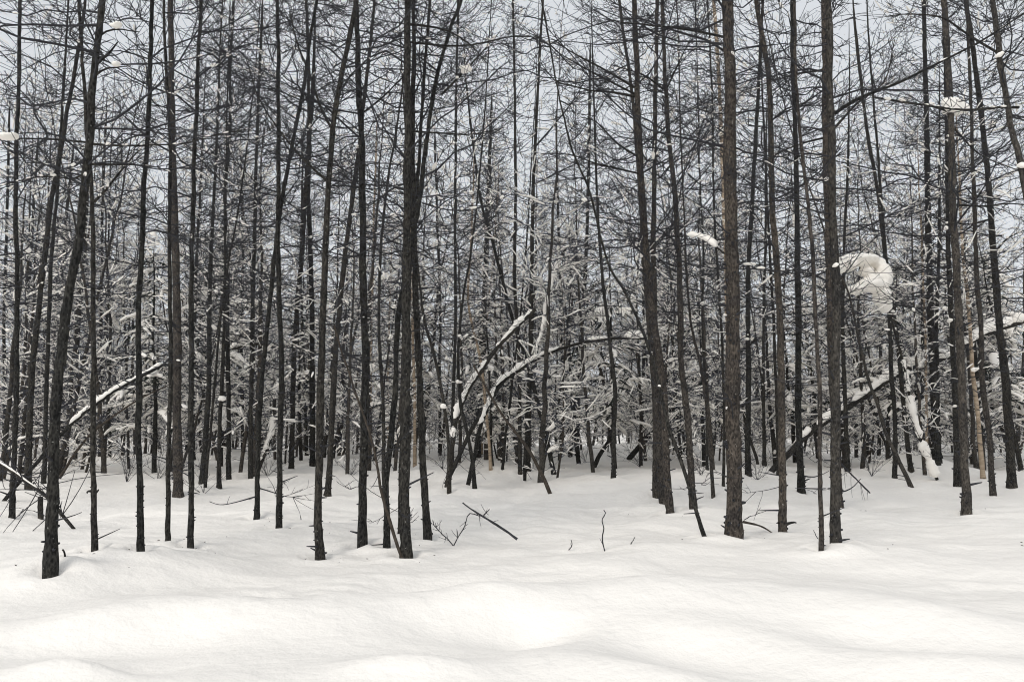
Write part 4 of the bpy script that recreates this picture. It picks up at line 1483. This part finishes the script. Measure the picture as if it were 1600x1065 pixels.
# ------------------------------------------------------------------ sticks, twigs and bare shrubs in the snow
def stick(label, w0, w1, pts, side=6, name='stick', cat='stick', Y=None, slen=0.12):
    global seed
    seed += 1
    r = np.random.default_rng(seed)
    yb = at_ground(*pts[0])[1] if Y is None else Y
    W = np.array([at_depth(px, py, yb) for px, py in pts])
    n = 14
    P = smooth_path(W, n)
    P[:, 1] += np.cumsum(r.normal(0, 0.01, n))
    b = P[0].copy()
    o = tag(empty(name, b), label, cat)
    g = Geo()
    g.tubes(P[None], (np.linspace(w0, w1, n) * yb / F_PX / 2)[None] * (1 + r.uniform(-0.15, 0.15, (1, n))), 5)
    g.build('stem', M['wood'] if w0 > 3 else M['twig'], o, b)
    if side:
        i = r.integers(2, n, side)
        T = norm(P[i] - P[i - 1])
        D = norm(T * 0.7 + r.normal(0, 0.6, (side, 3)) * np.array([1, 0.6, 1]))
        t = np.linspace(0, 1, 4)
        l = slen * r.uniform(0.4, 1.3, side)
        P2 = P[i][:, None] + l[:, None, None] * (D[:, None] * t[:, None] + (T * 0.2)[:, None] * (t ** 2)[:, None])
        tg = Geo()
        tg.tubes(P2, np.full((side, 4), 0.0045) * (1 - 0.5 * t), 3)
        to = tg.build('twigs', M['twig'], o, b)
        to['kind'] = 'stuff'


stick('dark dead stick lying tilted on the open snow in the middle', 2.2, 4.5, [(723, 785), (740, 797), (765, 812), (790, 829), (808, 842)], 5, Y=9.4)
stick('bent thin twig standing alone on the open snow', 2.2, 1.6, [(945, 861), (941, 842), (943, 824), (940, 811), (946, 801), (943, 796)], 2, 'twig', 'twig', slen=0.06)
stick('tiny twig standing left of the lone bent twig', 1.6, 1.2, [(888, 859), (893, 850), (892, 842)], 1, 'twig', 'twig', slen=0.04)
stick('tiny slanting twig right of the lone bent twig', 1.5, 1.2, [(986, 850), (989, 845), (992, 839)], 0, 'twig', 'twig')
stick('dark curved stick running right from the thickest trunk foot', 4.0, 2.2, [(1161, 815), (1175, 818), (1192, 823), (1209, 833)], 0, Y=10.6)
stick('fine wispy twig above the curved stick by the thickest trunk', 1.5, 1.0, [(1163, 812), (1170, 806), (1178, 804), (1183, 801)], 2, 'twig', 'twig', Y=10.6, slen=0.08)
stick('slanting dead twig bunch right of the touching larch pair', 3.0, 2.2, [(1312, 722), (1325, 735), (1338, 748), (1350, 760), (1360, 770)], 8, Y=14.5, slen=0.35)
stick('left arm of the spiny v-shaped twig on the snow by the central stems', 1.8, 1.4, [(708, 852), (700, 842), (690, 834), (676, 819)], 12, 'twig', 'twig', slen=0.09)
stick('right arm of the spiny v-shaped twig on the snow by the central stems', 1.8, 1.4, [(709, 852), (716, 838), (726, 822), (733, 802), (752, 806), (765, 795)], 14, 'twig', 'twig', slen=0.09)
stick('dry twig leaning beside the slim knotty larch foot', 1.5, 1.0, [(1279, 842), (1277, 836), (1275, 829)], 1, 'twig', 'twig', slen=0.05)
stick('long low twig curving left from the slim right-swinging larch foot', 1.0, 2.4, [(328, 783), (345, 788), (365, 785), (398, 776)], 3, 'twig', 'twig', Y=11.8)


def shrub(label, px, py, hpx, n, spread):
    global seed
    seed += 1
    r = np.random.default_rng(seed)
    b = at_ground(px, py)
    Hh = hpx * b[1] / F_PX
    az = r.uniform(0, 2 * np.pi, n)
    t = np.linspace(0, 1, 6)
    sp = r.uniform(0.2, 1.0, n) * spread
    P = np.empty((n, 6, 3))
    P[..., 0] = b[0] + (np.cos(az) * sp)[:, None] * Hh * t
    P[..., 1] = b[1] + (np.sin(az) * sp)[:, None] * Hh * t
    P[..., 2] = b[2] - 0.03 + Hh * r.uniform(0.5, 1, (n, 1)) * t * (1.25 - 0.35 * t)
    P += np.cumsum(r.normal(0, 0.012, P.shape), 1) * (t > 0)[None, :, None]
    o = tag(empty('bare_shrub', b), label, 'shrub', 'bare shrubs between the trunks')
    g = Geo()
    g.tubes(P, np.full((n, 6), 0.006) * (1 - 0.6 * t), 3)
    k = 7
    i = r.integers(1, 6, (n, k))
    s = P[np.arange(n)[:, None], i].reshape(-1, 3)
    T = norm(P[np.arange(n)[:, None], i] - P[np.arange(n)[:, None], i - 1]).reshape(-1, 3)
    D = norm(T + r.normal(0, 0.6, T.shape))
    l = Hh * r.uniform(0.1, 0.4, len(s))
    t4 = np.linspace(0, 1, 4)
    P2 = s[:, None] + l[:, None, None] * (D[:, None] * t4[:, None] + T[:, None] * 0.2 * (t4 ** 2)[:, None])
    g.tubes(P2, np.full((len(s), 4), 0.004) * (1 - 0.5 * t4), 3)
    g.build('crown', M['twig'], o, b)


for a in [('low tangle of bare twigs left of the drift larch foot', 198, 752, 60, 9, 1.1),
          ('bare twig tangle between the drift larch and the thick brown larch', 246, 748, 55, 8, 1.2),
          ('bare shrub right of the thick brown larch foot', 318, 770, 45, 6, 1.2),
          ('bare shrub with curled twigs right of the near black-barked larch row', 548, 742, 40, 7, 1.0),
          ('bare shrub between the central stems and the left-bending thin larch', 692, 732, 40, 8, 1.4),
          ('arching bare twigs right of the thickest trunk', 1183, 748, 45, 8, 1.4),
          ('bare twiggy shrub behind the three-stem cluster foot', 1000, 728, 50, 10, 1.2),
          ('bare shrub under the straight pair in the middle', 838, 722, 40, 8, 1.2),
          ('bare shrub left of the lone thin larch', 915, 720, 40, 7, 1.3),
          ('bare shrub beside the snow mound on its left slope', 1362, 742, 60, 9, 0.9),
          ('bare shrub at the right edge behind the curving larch', 1592, 735, 60, 10, 1.2),
          ('bare shrub in the dip left of the straight dark larch row', 418, 742, 45, 8, 1.1),
          ('thin bare shrub left of the thickest trunk', 1096, 742, 42, 6, 1.0),
          ('bare shrub behind the slim grey larch on the hummock', 1208, 722, 40, 8, 1.3),
          ('bare shrub behind the left border larches', 62, 722, 45, 8, 1.2)]:
    shrub(*a)

# flakes of bark and bits of twig fallen round the nearer stems
lit = Geo()
r = np.random.default_rng(55)
spots = [tr[1] for tr in traced.values() if tr[2] < 15]
for b in spots:
    k = int(r.integers(2, 6))
    d, a = np.abs(r.normal(0.12, 0.28, k)) + 0.08, r.uniform(0, 6.28, k)
    x, y = b[0] + d * np.cos(a), b[1] + d * np.sin(a)
    z = height(x, y) + 0.03
    dr = r.normal(0, 1, (k, 3)) * np.array([1, 1, 0.15])
    l = r.uniform(0.005, 0.016, k)
    P = np.stack([x, y, z], -1)[:, None] + norm(dr)[:, None] * l[:, None, None] * np.linspace(-1, 1, 3)[:, None]
    lit.tubes(P, np.full((k, 3), 0.004) * np.array([0.6, 1.3, 0.5]), 3)
lo = lit.build('bark_litter', M['wood'])
lo['kind'] = 'stuff'
lo['label'] = 'crumbs of bark and twig scattered on the snow round the near trunks'
lo['category'] = 'litter'

build_ground()
